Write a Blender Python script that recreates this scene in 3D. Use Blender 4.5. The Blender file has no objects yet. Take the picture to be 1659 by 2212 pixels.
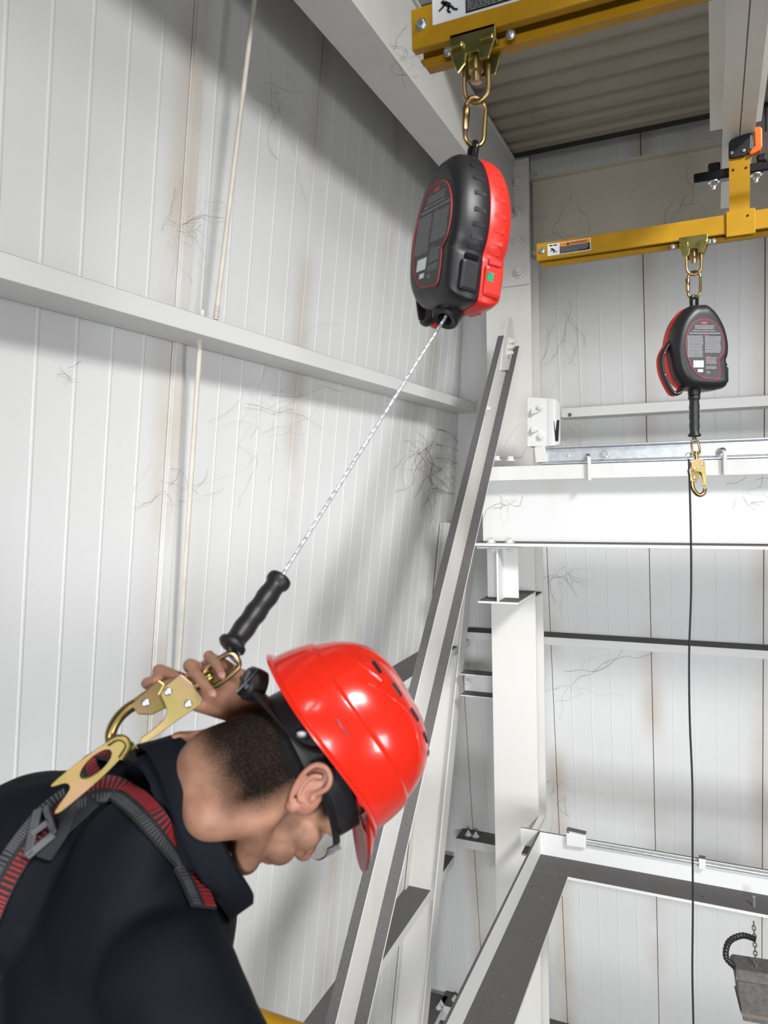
import bpy, bmesh, math, random
from mathutils import Vector, Matrix, Quaternion, noise
random.seed(7)
R_ = math.radians
SC = bpy.context.scene
COL = SC.collection

# ------------------------------------------------------------------ camera
FPX = 1595.29
PX, PY = 829.5, 1106.0
CZ = 1.85
CAM_R = Vector((0.9134, 0.4065, -0.0221))
CAM_D = Vector((-0.0061, -0.0406, -0.9992))
CAM_F = Vector((-0.4071, 0.9127, -0.0346))
CAM_O = Vector((0, 0, CZ))
cam_data = bpy.data.cameras.new('camera')
cam = bpy.data.objects.new('camera', cam_data)
COL.objects.link(cam)
cam_data.sensor_fit = 'HORIZONTAL'
cam_data.sensor_width = 36.0
cam_data.lens = FPX / 1659.0 * 36.0
cam_data.clip_start = 0.02
cam_data.dof.use_dof = True; cam_data.dof.focus_distance = 3.0; cam_data.dof.aperture_fstop = 9.0
cr = CAM_R.normalized(); cf = (CAM_F - cr * CAM_F.dot(cr)).normalized(); cu = cr.cross(cf)
cam.matrix_world = Matrix(((cr.x, cu.x, -cf.x, 0), (cr.y, cu.y, -cf.y, 0), (cr.z, cu.z, -cf.z, CZ), (0, 0, 0, 1)))
SC.camera = cam

# ------------------------------------------------------------------ world, lamps, exposure
world = bpy.data.worlds.new('hall_light'); SC.world = world
world.use_nodes = True
bg = world.node_tree.nodes['Background']
bg.inputs[0].default_value = (0.93, 0.96, 1.0, 1)
bg.inputs[1].default_value = 0.42
def area(name, loc, target, size, power, col=(1, 1, 1), sy=None):
    d = bpy.data.lights.new(name, 'AREA'); d.energy = power; d.color = col; d.size = size
    if sy: d.shape = 'RECTANGLE'; d.size_y = sy
    o = bpy.data.objects.new(name, d); COL.objects.link(o); o.location = loc
    o.rotation_euler = (Vector(target) - Vector(loc)).to_track_quat('-Z', 'Y').to_euler()
    return o
area('hall_and_fill_lamp', (4.6, -1.5, CZ + 5.0), (-2.2, 4.9, CZ - 1.9), 1.5, 108, (1.0, 0.995, 0.985)).data.spread = R_(54)
area('hall_and_fill_lamp', (1.4, -5.0, CZ + 5.0), (0.2, 5.8, CZ - 3.2), 1.4, 9, (0.97, 0.985, 1.0)).data.spread = R_(60)  # added frontal fill on the back wall and the man, no real fixture
area('added_rear_fill', (2.2, -6.6, CZ - 1.0), (-0.9, 4.2, CZ - 3.1), 4.0, 122, (0.94, 0.97, 1.0), 2.5).data.spread = R_(55)  # added broad fill from behind the camera, no door stands there
area('hall_and_fill_lamp', (7.6, -1.6, CZ - 1.2), (-2.1, 3.2, CZ - 0.5), 2.0, 20, (0.98, 0.99, 1.0)).data.spread = R_(44)  # added low fill that softens the girt shadow on the left wall
SC.view_settings.view_transform = 'Standard'
SC.view_settings.look = 'None'
SC.view_settings.gamma = 1.0
SC.view_settings.use_curve_mapping = False
SC.view_settings.exposure = 0.06

# ------------------------------------------------------------------ helpers
def ray(x, y):
    return (CAM_R * ((x - PX) / FPX) + CAM_D * ((y - PY) / FPX) + CAM_F)
def V(x, y, D): return CAM_O + ray(x, y) * D
def atY(x, y, Y): r = ray(x, y); return CAM_O + r * (Y / r.y)
def atX(x, y, X): r = ray(x, y); return CAM_O + r * (X / r.x)
def atZ(x, y, Z): r = ray(x, y); return CAM_O + r * ((Z - CZ) / r.z)
TL, TB = R_(7), R_(8)
XL0, YB0 = -2.11, 6.30
def lwall(x, y, off=0.0):
    n = Vector((math.cos(TL), 0, -math.sin(TL))); r = ray(x, y)
    return CAM_O + r * ((XL0 * math.cos(TL) + off) / r.dot(n))
def bwall(x, y, off=0.0):
    n = Vector((0, math.cos(TB), math.sin(TB))); r = ray(x, y)
    return CAM_O + r * ((YB0 * math.cos(TB) - off) / r.dot(n))
def cv(x, y, z=0.0):            # direction given as right / up / towards the viewer of the portrait side
    return CAM_R * x - CAM_D * y - CAM_F * z
WM = {}
class MB:
    def __init__(self): self.v = []; self.f = []
    def add(self, vs, fs):
        n = len(self.v); self.v += [Vector(p) for p in vs]; self.f += [tuple(i + n for i in q) for q in fs]; return self
    def box(self, a, b):
        x0, y0, z0 = a; x1, y1, z1 = b
        return self.add([(x0,y0,z0),(x1,y0,z0),(x1,y1,z0),(x0,y1,z0),(x0,y0,z1),(x1,y0,z1),(x1,y1,z1),(x0,y1,z1)],
                        [(0,3,2,1),(4,5,6,7),(0,1,5,4),(1,2,6,5),(2,3,7,6),(3,0,4,7)])
    def obox(self, c, u, v, w):
        c, u, v, w = map(Vector, (c, u, v, w))
        p = [c + u*a + v*b + w*d for d in (-1, 1) for (a, b) in ((-1,-1),(1,-1),(1,1),(-1,1))]
        return self.add(p, [(0,3,2,1),(4,5,6,7),(0,1,5,4),(1,2,6,5),(2,3,7,6),(3,0,4,7)])
    def prism(self, poly, o, u, v, w):
        o, u, v, w = map(Vector, (o, u, v, w)); n = len(poly)
        p = [o + u*a + v*b for a, b in poly]; p += [q + w for q in p]
        return self.add(p, [tuple(range(n))[::-1], tuple(range(n, 2*n))] + [(i, (i+1) % n, (i+1) % n + n, i + n) for i in range(n)])
    def slab(self, pts, w):
        n = len(pts); w = Vector(w); p = [Vector(q) for q in pts]; p += [q + w for q in p]
        return self.add(p, [tuple(range(n))[::-1], tuple(range(n, 2*n))] + [(i, (i+1) % n, (i+1) % n + n, i + n) for i in range(n)])
    def loft(self, rings, closed=True, cap=True):
        n = len(rings[0]); vs = [p for r in rings for p in r]; fs = []
        for i in range(len(rings) - 1):
            for j in range(n if closed else n - 1):
                k = (j + 1) % n
                fs.append((i*n + j, i*n + k, (i+1)*n + k, (i+1)*n + j))
        if cap: fs += [tuple(range(n))[::-1], tuple(range((len(rings)-1)*n, len(rings)*n))]
        return self.add(vs, fs)
    def tube(self, path, r, n=10, closed=False, flat=None, up=None):
        path = [Vector(p) for p in path]; m = len(path)
        rs = r if isinstance(r, (list, tuple)) else [r] * m
        tang = []
        for i in range(m):
            a = path[(i-1) % m] if (closed or i > 0) else path[i]
            b = path[(i+1) % m] if (closed or i < m-1) else path[i]
            tang.append((b - a).normalized())
        if up is not None: nrm = Vector(up)
        else:
            nrm = Vector((0, 0, 1)) if abs(tang[0].z) < 0.9 else Vector((1, 0, 0))
        rings = []
        for i in range(m):
            if up is not None: nrm = Vector(up)
            nrm = (nrm - tang[i] * nrm.dot(tang[i])).normalized(); bn = tang[i].cross(nrm)
            fx, fy = (1, 1) if flat is None else flat
            rings.append([path[i] + nrm*(math.cos(2*math.pi*k/n)*rs[i]*fx) + bn*(math.sin(2*math.pi*k/n)*rs[i]*fy) for k in range(n)])
        if closed: rings.append(rings[0])
        return self.loft(rings, True, not closed)
    def lathe(self, prof, o, ax, n=20):
        o = Vector(o); ax = Vector(ax).normalized()
        a = ax.orthogonal().normalized(); b = ax.cross(a)
        return self.loft([[o + ax*h + (a*math.cos(2*math.pi*k/n) + b*math.sin(2*math.pi*k/n))*max(r, 1e-5) for k in range(n)] for r, h in prof])
    def ball(self, c, rad, M=None, nu=20, nv=12):
        c = Vector(c); rad = (rad,)*3 if not hasattr(rad, '__len__') else rad
        rings = []
        for i in range(nv + 1):
            t = math.pi * min(max(i / nv, 0.004), 0.996)
            ring = []
            for k in range(nu):
                a = 2*math.pi*k/nu
                p = Vector((rad[0]*math.sin(t)*math.cos(a), rad[1]*math.sin(t)*math.sin(a), rad[2]*math.cos(t)))
                ring.append(c + (M @ p if M is not None else p))
            rings.append(ring)
        return self.loft(rings)
    def cap(self, a, b, ra, rb, n=16):
        a, b = Vector(a), Vector(b); ax = (b - a); L = ax.length; ax = ax.normalized() if L > 1e-6 else Vector((0,0,1))
        pr = [(ra*math.sin(t), -ra*math.cos(t)) for t in [math.pi/2*i/5 for i in range(6)]]
        pr += [(rb*math.cos(t), L + rb*math.sin(t)) for t in [math.pi/2*i/5 for i in range(6)]]
        return self.lathe(pr, a, ax, n)
    def chain(self, pts, rs, n=16):
        for i in range(len(pts) - 1): self.cap(pts[i], pts[i+1], rs[i], rs[i+1], n)
        return self
    def mesh(self, name, recalc=True):
        me = bpy.data.meshes.new(name); me.from_pydata([tuple(p) for p in self.v], [], self.f)
        if recalc:
            bm = bmesh.new(); bm.from_mesh(me); bmesh.ops.recalc_face_normals(bm, faces=bm.faces); bm.to_mesh(me); bm.free()
        me.update(); return me
    def build(self, name, mat, parent=None, smooth=None, bevel=None, local=False):
        if parent is not None and not local:
            inv = WM[parent].inverted(); self.v = [inv @ p for p in self.v]
        me = self.mesh(name); return link(name, me, mat, parent, smooth, bevel)
def link(name, me, mat, parent=None, smooth=None, bevel=None):
    o = bpy.data.objects.new(name, me); COL.objects.link(o)
    if mat: me.materials.append(mat)
    if smooth is not None:
        for p in me.polygons: p.use_smooth = True
        me.set_sharp_from_angle(angle=R_(smooth))
    if bevel:
        m = o.modifiers.new('edge', 'BEVEL'); m.width = bevel; m.segments = 2; m.limit_method = 'ANGLE'; m.angle_limit = R_(40)
    if parent is not None:
        o.parent = parent; WM[o] = WM[parent]
    else: WM[o] = Matrix()
    return o
def tag(o, label=None, cat=None, group=None, kind=None):
    if label: o['label'] = label
    if cat: o['category'] = cat
    if group: o['group'] = group
    if kind: o['kind'] = kind
    return o
def thing(name, label, cat, loc=(0,0,0), group=None, M=None):
    o = bpy.data.objects.new(name, None); COL.objects.link(o); o.empty_display_size = 0.05
    mw = M if M is not None else Matrix.Translation(Vector(loc))
    o.matrix_world = mw; WM[o] = mw.copy()
    return tag(o, label, cat, group)
def copy_tree(o, M, label=None):
    def rec(s, par):
        c = s.copy(); COL.objects.link(c)
        if par is not None: c.parent = par; WM[c] = WM[par]
        else: c.matrix_world = M; WM[c] = M.copy()
        for ch in list(s.children): rec(ch, c)
        return c
    c = rec(o, None)
    if label: c['label'] = label
    return c
def voxel(mb, size, smooth=6, fac=0.5, name='body'):
    me = mb.mesh(name); t = bpy.data.objects.new('tmp', me); COL.objects.link(t)
    m = t.modifiers.new('r', 'REMESH'); m.mode = 'VOXEL'; m.voxel_size = size
    s = t.modifiers.new('s', 'SMOOTH'); s.iterations = smooth; s.factor = fac
    dg = bpy.context.evaluated_depsgraph_get(); dg.update()
    out = bpy.data.meshes.new_from_object(t.evaluated_get(dg)); out.name = name
    bpy.data.objects.remove(t); bpy.data.meshes.remove(me)
    for p in out.polygons: p.use_smooth = True
    return out
def frame(z, fwd):              # matrix whose Z is z and whose -Y looks along fwd
    z = Vector(z).normalized(); y = -(Vector(fwd) - z*Vector(fwd).dot(z)).normalized(); x = y.cross(z)
    return Matrix((x, y, z)).transposed()
def smoothpath(pts, k=6, closed=False):
    pts = [Vector(p) for p in pts]; n = len(pts); out = []
    rng = range(n) if closed else range(n - 1)
    for i in rng:
        g = (lambda j: pts[j % n]) if closed else (lambda j: pts[min(max(j, 0), n-1)])
        p0, p1, p2, p3 = g(i-1), g(i), g(i+1), g(i+2)
        for s in range(k):
            t = s / k
            out.append(0.5*((2*p1) + (p2-p0)*t + (2*p0-5*p1+4*p2-p3)*t*t + (3*p1-p0-3*p2+p3)*t**3))
    if not closed: out.append(pts[-1])
    return out
def text_mesh(s, size, extrude, mat, o, u, v, parent, name='lettering', local=False, center=False):
    cu_ = bpy.data.curves.new('t', 'FONT'); cu_.body = s; cu_.size = size; cu_.extrude = extrude
    if center: cu_.align_x = 'CENTER'
    t = bpy.data.objects.new('t', cu_); COL.objects.link(t)
    dg = bpy.context.evaluated_depsgraph_get(); dg.update()
    me = bpy.data.meshes.new_from_object(t.evaluated_get(dg)); me.name = name; bpy.data.objects.remove(t)
    me.materials.clear()
    o, u, v = Vector(o), Vector(u).normalized(), Vector(v).normalized(); w = u.cross(v)
    inv = Matrix() if (local or parent is None) else WM[parent].inverted()
    for q in me.vertices: q.co = inv @ (o + u*q.co.x + v*q.co.y + w*q.co.z)
    return link(name, me, mat, parent)

# ------------------------------------------------------------------ materials
def nodes(name):
    m = bpy.data.materials.new(name); m.use_nodes = True; nt = m.node_tree
    return m, nt, nt.nodes['Principled BSDF']
def N(nt, t, **k):
    n = nt.nodes.new(t)
    for a, b in k.items(): setattr(n, a, b)
    return n
def plain(name, col, rough=0.5, metal=0.0, nscale=None, namt=0.12, bump=0.0, bscale=200, spec=0.5, coat=0.0, trans=0.0, detail=4.0):
    m, nt, b = nodes(name)
    b.inputs['Base Color'].default_value = (*col, 1); b.inputs['Roughness'].default_value = rough
    b.inputs['Metallic'].default_value = metal; b.inputs['Specular IOR Level'].default_value = spec
    b.inputs['Coat Weight'].default_value = coat; b.inputs['Coat Roughness'].default_value = 0.08
    b.inputs['Transmission Weight'].default_value = trans
    tc = N(nt, 'ShaderNodeTexCoord')
    if nscale:
        nz = N(nt, 'ShaderNodeTexNoise'); nz.inputs['Scale'].default_value = nscale; nz.inputs['Detail'].default_value = detail
        nt.links.new(tc.outputs['Object'], nz.inputs['Vector'])
        rp = N(nt, 'ShaderNodeValToRGB')
        rp.color_ramp.elements[0].position = 0.3; rp.color_ramp.elements[1].position = 0.7
        rp.color_ramp.elements[0].color = (*[c*(1-namt) for c in col], 1); rp.color_ramp.elements[1].color = (*[min(1, c*(1+namt)) for c in col], 1)
        nt.links.new(nz.outputs['Fac'], rp.inputs['Fac']); nt.links.new(rp.outputs['Color'], b.inputs['Base Color'])
    if bump:
        n2 = N(nt, 'ShaderNodeTexNoise'); n2.inputs['Scale'].default_value = bscale; n2.inputs['Detail'].default_value = 3
        nt.links.new(tc.outputs['Object'], n2.inputs['Vector'])
        bp = N(nt, 'ShaderNodeBump'); bp.inputs['Strength'].default_value = bump; bp.inputs['Distance'].default_value = 0.002
        nt.links.new(n2.outputs['Fac'], bp.inputs['Height']); nt.links.new(bp.outputs['Normal'], b.inputs['Normal'])
    return m
def painted(name, col, dust=None, rough=0.42, stain=(0.52, 0.44, 0.33), stain_lo=0.56, stain_amt=0.5, scale=1.3):
    """painted sheet or steel: fine mottling, brown grime in patches, dark settled dust lying on faces that look up"""
    m, nt, b = nodes(name)
    b.inputs['Roughness'].default_value = rough
    geo = N(nt, 'ShaderNodeNewGeometry')
    n1 = N(nt, 'ShaderNodeTexNoise'); n1.inputs['Scale'].default_value = scale; n1.inputs['Detail'].default_value = 6; n1.inputs['Roughness'].default_value = 0.62
    mp = N(nt, 'ShaderNodeMapping'); mp.inputs['Scale'].default_value = (1, 1, 0.45)
    nt.links.new(geo.outputs['Position'], mp.inputs['Vector']); nt.links.new(mp.outputs['Vector'], n1.inputs['Vector'])
    r1 = N(nt, 'ShaderNodeMapRange'); r1.inputs[1].default_value = stain_lo; r1.inputs[2].default_value = 0.82; r1.inputs[3].default_value = 0; r1.inputs[4].default_value = stain_amt
    nt.links.new(n1.outputs['Fac'], r1.inputs[0])
    mx = N(nt, 'ShaderNodeMix', data_type='RGBA'); mx.inputs[6].default_value = (*col, 1); mx.inputs[7].default_value = (*stain, 1)
    nt.links.new(r1.outputs[0], mx.inputs[0])
    n2 = N(nt, 'ShaderNodeTexNoise'); n2.inputs['Scale'].default_value = 90; n2.inputs['Detail'].default_value = 2
    nt.links.new(geo.outputs['Position'], n2.inputs['Vector'])
    r2 = N(nt, 'ShaderNodeMapRange'); r2.inputs[1].default_value = 0.72; r2.inputs[2].default_value = 0.78; r2.inputs[3].default_value = 0; r2.inputs[4].default_value = 0.35
    nt.links.new(n2.outputs['Fac'], r2.inputs[0])
    m2 = N(nt, 'ShaderNodeMix', data_type='RGBA'); m2.inputs[7].default_value = (*stain, 1)
    nt.links.new(r2.outputs[0], m2.inputs[0]); nt.links.new(mx.outputs[2], m2.inputs[6])
    out = m2.outputs[2]
    if dust:
        sep = N(nt, 'ShaderNodeSeparateXYZ'); nt.links.new(geo.outputs['True Normal'], sep.inputs[0])
        r3 = N(nt, 'ShaderNodeMapRange'); r3.inputs[1].default_value = 0.3; r3.inputs[2].default_value = 0.45
        nt.links.new(sep.outputs['Z'], r3.inputs[0])
        n3 = N(nt, 'ShaderNodeTexNoise'); n3.inputs['Scale'].default_value = 160; n3.inputs['Detail'].default_value = 5; n3.inputs['Roughness'].default_value = 0.8
        nt.links.new(geo.outputs['Position'], n3.inputs['Vector'])
        cr_ = N(nt, 'ShaderNodeValToRGB'); cr_.color_ramp.elements[0].position = 0.35; cr_.color_ramp.elements[1].position = 0.7
        cr_.color_ramp.elements[0].color = (*[c*0.75 for c in dust], 1); cr_.color_ramp.elements[1].color = (*[c*1.3 for c in dust], 1)
        nt.links.new(n3.outputs['Fac'], cr_.inputs['Fac'])
        m3 = N(nt, 'ShaderNodeMix', data_type='RGBA'); nt.links.new(r3.outputs[0], m3.inputs[0])
        nt.links.new(out, m3.inputs[6]); nt.links.new(cr_.outputs['Color'], m3.inputs[7]); out = m3.outputs[2]
        r4 = N(nt, 'ShaderNodeMapRange'); r4.inputs[3].default_value = rough; r4.inputs[4].default_value = 0.95
        nt.links.new(r3.outputs[0], r4.inputs[0]); nt.links.new(r4.outputs[0], b.inputs['Roughness'])
    nt.links.new(out, b.inputs['Base Color'])
    return m
def chromate(name, a=(0.40, 0.285, 0.11), c=(0.29, 0.28, 0.075), d=(0.44, 0.26, 0.20), rough=0.27):
    m, nt, b = nodes(name); b.inputs['Metallic'].default_value = 1.0; b.inputs['Roughness'].default_value = rough
    tc = N(nt, 'ShaderNodeTexCoord'); nz = N(nt, 'ShaderNodeTexNoise'); nz.inputs['Scale'].default_value = 26; nz.inputs['Detail'].default_value = 2
    nt.links.new(tc.outputs['Object'], nz.inputs['Vector'])
    rp = N(nt, 'ShaderNodeValToRGB'); e = rp.color_ramp.elements
    e[0].position = 0.32; e[0].color = (*c, 1); e[1].position = 0.7; e[1].color = (*d, 1); k = e.new(0.5); k.color = (*a, 1)
    nt.links.new(nz.outputs['Fac'], rp.inputs['Fac']); nt.links.new(rp.outputs['Color'], b.inputs['Base Color'])
    return m
DUST = (0.115, 0.108, 0.108)
M = {}
M['panel'] = painted('wall_panel_paint', (0.795, 0.797, 0.79), None, 0.42, stain_lo=0.60, stain_amt=0.30)
def add_seam_tint(m, width):  # browner towards both panel edges, patchy by noise
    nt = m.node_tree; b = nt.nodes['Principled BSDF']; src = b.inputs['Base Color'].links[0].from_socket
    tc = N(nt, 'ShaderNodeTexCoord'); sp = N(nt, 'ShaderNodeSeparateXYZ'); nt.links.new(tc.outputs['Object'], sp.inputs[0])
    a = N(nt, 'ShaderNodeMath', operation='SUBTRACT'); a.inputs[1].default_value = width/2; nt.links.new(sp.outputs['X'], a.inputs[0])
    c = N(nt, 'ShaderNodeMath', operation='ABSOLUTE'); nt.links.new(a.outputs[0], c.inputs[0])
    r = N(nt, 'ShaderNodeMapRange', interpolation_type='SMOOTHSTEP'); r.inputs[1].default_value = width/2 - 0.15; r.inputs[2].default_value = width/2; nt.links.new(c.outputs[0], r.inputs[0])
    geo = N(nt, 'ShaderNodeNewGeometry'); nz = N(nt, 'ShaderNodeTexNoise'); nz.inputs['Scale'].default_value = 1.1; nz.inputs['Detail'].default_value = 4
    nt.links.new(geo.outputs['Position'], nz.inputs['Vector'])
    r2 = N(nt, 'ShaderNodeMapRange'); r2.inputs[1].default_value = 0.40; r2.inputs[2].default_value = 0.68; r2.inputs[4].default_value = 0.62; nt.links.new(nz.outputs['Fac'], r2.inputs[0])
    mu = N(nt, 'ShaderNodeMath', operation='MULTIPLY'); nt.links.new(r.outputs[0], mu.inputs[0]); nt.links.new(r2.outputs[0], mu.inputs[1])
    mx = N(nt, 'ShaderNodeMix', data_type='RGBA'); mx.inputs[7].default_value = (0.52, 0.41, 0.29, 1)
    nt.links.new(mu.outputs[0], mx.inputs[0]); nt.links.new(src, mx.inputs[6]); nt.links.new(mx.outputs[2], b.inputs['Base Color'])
add_seam_tint(M['panel'], 1.0)
M['panel_back'] = painted('back_panel_paint', (0.795, 0.797, 0.79), None, 0.42, stain_lo=0.60, stain_amt=0.30)
add_seam_tint(M['panel_back'], 0.835)
M['roof_gap_shade'] = plain('roof_gap_shade_dirt', (0.10, 0.09, 0.08), 0.8)  # shade and dirt of the roof gaps put into the colour
M['gold_link'] = chromate('worn_gold_link', (0.30, 0.205, 0.085), (0.24, 0.20, 0.065), (0.33, 0.20, 0.14), 0.5)
M['seam'] = plain('dark_seam_backing', (0.10, 0.09, 0.08), 0.8)  # dark backing colour that shows in the panel joints
M['steel'] = painted('white_steel_paint', (0.75, 0.75, 0.74), DUST, 0.45, stain_lo=0.6, stain_amt=0.35)
M['steel_clean'] = painted('cream_steel_paint', (0.74, 0.725, 0.69), None, 0.45, stain_lo=0.56, stain_amt=0.45)
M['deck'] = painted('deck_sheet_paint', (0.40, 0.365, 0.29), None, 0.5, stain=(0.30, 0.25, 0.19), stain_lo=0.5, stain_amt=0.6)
M['steel_grimy'] = painted('grimy_beige_steel', (0.62, 0.57, 0.48), None, 0.5, stain=(0.36, 0.30, 0.22), stain_lo=0.5, stain_amt=0.5)
M['galv'] = plain('galvanised_steel', (0.60, 0.63, 0.66), 0.38, 0.75, nscale=30, namt=0.12)
M['zinc'] = plain('zinc_bolt', (0.72, 0.73, 0.74), 0.3, 0.9, nscale=80, namt=0.1)
M['white_bolt'] = plain('painted_bolt', (0.74, 0.73, 0.70), 0.45)
M['yellow'] = plain('yellow_powder_coat', (0.43, 0.225, 0.004), 0.5, 0, spec=0.3, nscale=14, namt=0.10, bump=0.12, bscale=500)
M['gold'] = chromate('yellow_chromate_steel')
M['gold_green'] = chromate('green_chromate_steel', (0.46, 0.42, 0.14), (0.28, 0.32, 0.07), (0.54, 0.46, 0.20), 0.3)
M['gold_pale'] = chromate('pale_chromate_steel', (0.46, 0.335, 0.16), (0.39, 0.32, 0.115), (0.48, 0.31, 0.23), 0.36)
M['black_plastic'] = plain('black_moulded_plastic', (0.013, 0.013, 0.015), 0.42, bump=0.1, bscale=900)
M['black_gloss'] = plain('black_gloss_paint', (0.01, 0.01, 0.012), 0.18)
M['red_plastic'] = plain('red_moulded_plastic', (0.66, 0.028, 0.018), 0.36, bump=0.05, bscale=700)
M['grey_rubber'] = plain('grey_rubber', (0.06, 0.063, 0.068), 0.55)
M['label_dark'] = plain('label_dark_film', (0.035, 0.035, 0.04), 0.42)
M['label_red'] = plain('label_red_ink', (0.62, 0.03, 0.035), 0.5)
M['label_white'] = plain('label_white_film', (0.80, 0.80, 0.80), 0.45)
M['label_grey'] = plain('label_grey_ink', (0.30, 0.30, 0.31), 0.5)
M['label_black'] = plain('label_black_ink', (0.008, 0.008, 0.01), 0.45)
M['label_orange'] = plain('label_orange_ink', (0.85, 0.25, 0.015), 0.45)
M['green'] = plain('green_sticker', (0.02, 0.30, 0.14), 0.4, nscale=300, namt=0.5)
M['orange'] = plain('orange_plastic', (0.72, 0.13, 0.008), 0.4)
M['cable'] = plain('steel_wire', (0.68, 0.69, 0.71), 0.34, 0.7)
M['cord'] = plain('black_cord', (0.006, 0.006, 0.008), 0.7)
M['web'] = plain('cobweb_thread', (0.16, 0.14, 0.115), 0.9)
M['pipe'] = plain('cream_rod_paint', (0.66, 0.62, 0.54), 0.45, nscale=12, namt=0.1)
M['lamp_grey'] = plain('lamp_housing_grey', (0.11, 0.105, 0.10), 0.6, nscale=40, namt=0.25)
M['grating'] = plain('platform_steel', (0.28, 0.28, 0.28), 0.6)
M['hall'] = plain('hall_wall_paint', (0.42, 0.415, 0.40), 0.7)
M['hall_roof'] = plain('hall_roof_sheet', (0.22, 0.21, 0.20), 0.8)
M['concrete'] = plain('concrete_floor', (0.50, 0.49, 0.47), 0.8, nscale=3, namt=0.2)

# ================================================================== THE BUILDING
Z = lambda r: CZ + r                       # heights below are measured from the camera's level
def bolt(mb, c, ax, r=0.012, h=0.010, stud=0.012):
    c = Vector(c); ax = Vector(ax).normalized()
    mb.lathe([(r*1.55, 0), (r*1.55, h*0.25)], c, ax, 14)
    mb.lathe([(r, h*0.25), (r, h), (r*0.85, h*1.15)], c, ax, 6)
    if stud: mb.lathe([(r*0.5, h), (r*0.5, h + stud)], c, ax, 8)
    return mb

# floor far below, platform the man stands on
tag(MB().box((-3.6, -7.3, -3.9), (9.1, 8.5, -3.8)).build('floor', M['concrete']), kind='structure')

tag(MB().box((9.0, -7.2, -3.8), (9.15, 7.4, 7.3)).build('wall_right', M['hall']), kind='structure')
tag(MB().box((-3.2, -7.35, -3.8), (9.0, -7.2, 7.3)).build('wall_front', M['hall']), kind='structure')
tag(MB().box((-3.3, -7.35, 7.2), (9.15, 7.4, 7.35)).build('ceiling', M['hall_roof']), kind='structure')
tag(MB().box((-3.2, -7.2, -3.8), (-3.05, -3.0, 7.2)).build('wall_far_left', M['hall']), kind='structure')
tag(MB().box((4.6, 7.2, -3.8), (9.0, 7.35, 7.2)).build('wall_far_back', M['hall']), kind='structure')
def panel_mesh(width, nrib, s0, s1, name, mat='panel'):
    prof = [(0.003, -0.02), (0.003, -0.002), (0.006, 0.0)]
    for k in range(1, nrib):
        c = width * k / nrib
        prof += [(c - 0.009, 0.0), (c - 0.003, 0.0022), (c + 0.003, 0.0022), (c + 0.009, 0.0)]
    prof += [(width - 0.006, 0.0), (width - 0.003, -0.002), (width - 0.003, -0.02)]
    n = len(prof)
    me = bpy.data.meshes.new(name)
    me.from_pydata([(u, h, s0) for u, h in prof] + [(u, h, s1) for u, h in prof], [], [(i, i+1, n+i+1, n+i) for i in range(n-1)])
    me.materials.append(M[mat]); me.update(); return me
# left wall: leans inwards; local axes x along +Y, y out of the wall into the room, z up the slope
upL = Vector((math.sin(TL), 0, math.cos(TL))); nL = Vector((math.cos(TL), 0, -math.sin(TL)))
wl = MB().slab([Vector((XL0, -3.0, CZ)) - nL*0.012 + upL*s + Vector((0, y, 0)) for s, y in ((-5.7, 0), (3.6, 0), (3.6, 10.2), (-5.7, 10.2))], -nL*0.10).build('wall_left', M['seam'])
tag(wl, 'off-white ribbed metal panel wall leaning in on the left', kind='structure')
pm = panel_mesh(1.0, 6, -5.65, 3.5, 'wall_panel')
for k in range(-5, 5):
    o = bpy.data.objects.new('wall_panel', pm); COL.objects.link(o)
    x, y, z = Vector((0, 1, 0)), nL, upL; p = Vector((XL0, 2.46 + k, CZ))
    o.matrix_world = Matrix(((x.x, y.x, z.x, p.x), (x.y, y.y, z.y, p.y), (x.z, y.z, z.z, p.z), (0, 0, 0, 1))); o.parent = wl
def lw(Y, zrel, off=0.0):
    s = zrel / math.cos(TL); return Vector((XL0, Y, CZ)) + upL*s + nL*off
MB().slab([lw(2.475, -5.0, 0.0), lw(2.475, 3.2, 0.0), lw(2.535, 3.2, 0.0), lw(2.535, -5.0, 0.0)], nL*0.007).build('joint_strip', M['panel'], wl, bevel=0.002)
# back wall
upB = Vector((0, -math.sin(TB), math.cos(TB))); nB = Vector((0, -math.cos(TB), -math.sin(TB)))
wb = MB().slab([Vector((0, YB0, CZ)) - nB*0.012 + upB*s + Vector((x, 0, 0)) for s, x in ((-5.7, -3.0), (3.6, -3.0), (3.6, 4.6), (-5.7, 4.6))], -nB*0.10).build('wall_back', M['seam'])
tag(wb, 'off-white ribbed metal panel wall at the back', kind='structure')
pm = panel_mesh(0.835, 5, -5.65, 3.5, 'wall_panel', 'panel_back')
for k in range(-4, 6):
    o = bpy.data.objects.new('wall_panel', pm); COL.objects.link(o)
    x, y, z = Vector((-1, 0, 0)), nB, upB; p = Vector((-0.48 + 0.835*(k+1), YB0, CZ))
    o.matrix_world = Matrix(((x.x, y.x, z.x, p.x), (x.y, y.y, z.y, p.y), (x.z, y.z, z.z, p.z), (0, 0, 0, 1))); o.parent = wb
def bw(X, zrel, off=0.0):
    s = zrel / math.cos(TB); return Vector((X, YB0, CZ)) + upB*s + nB*off

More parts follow.
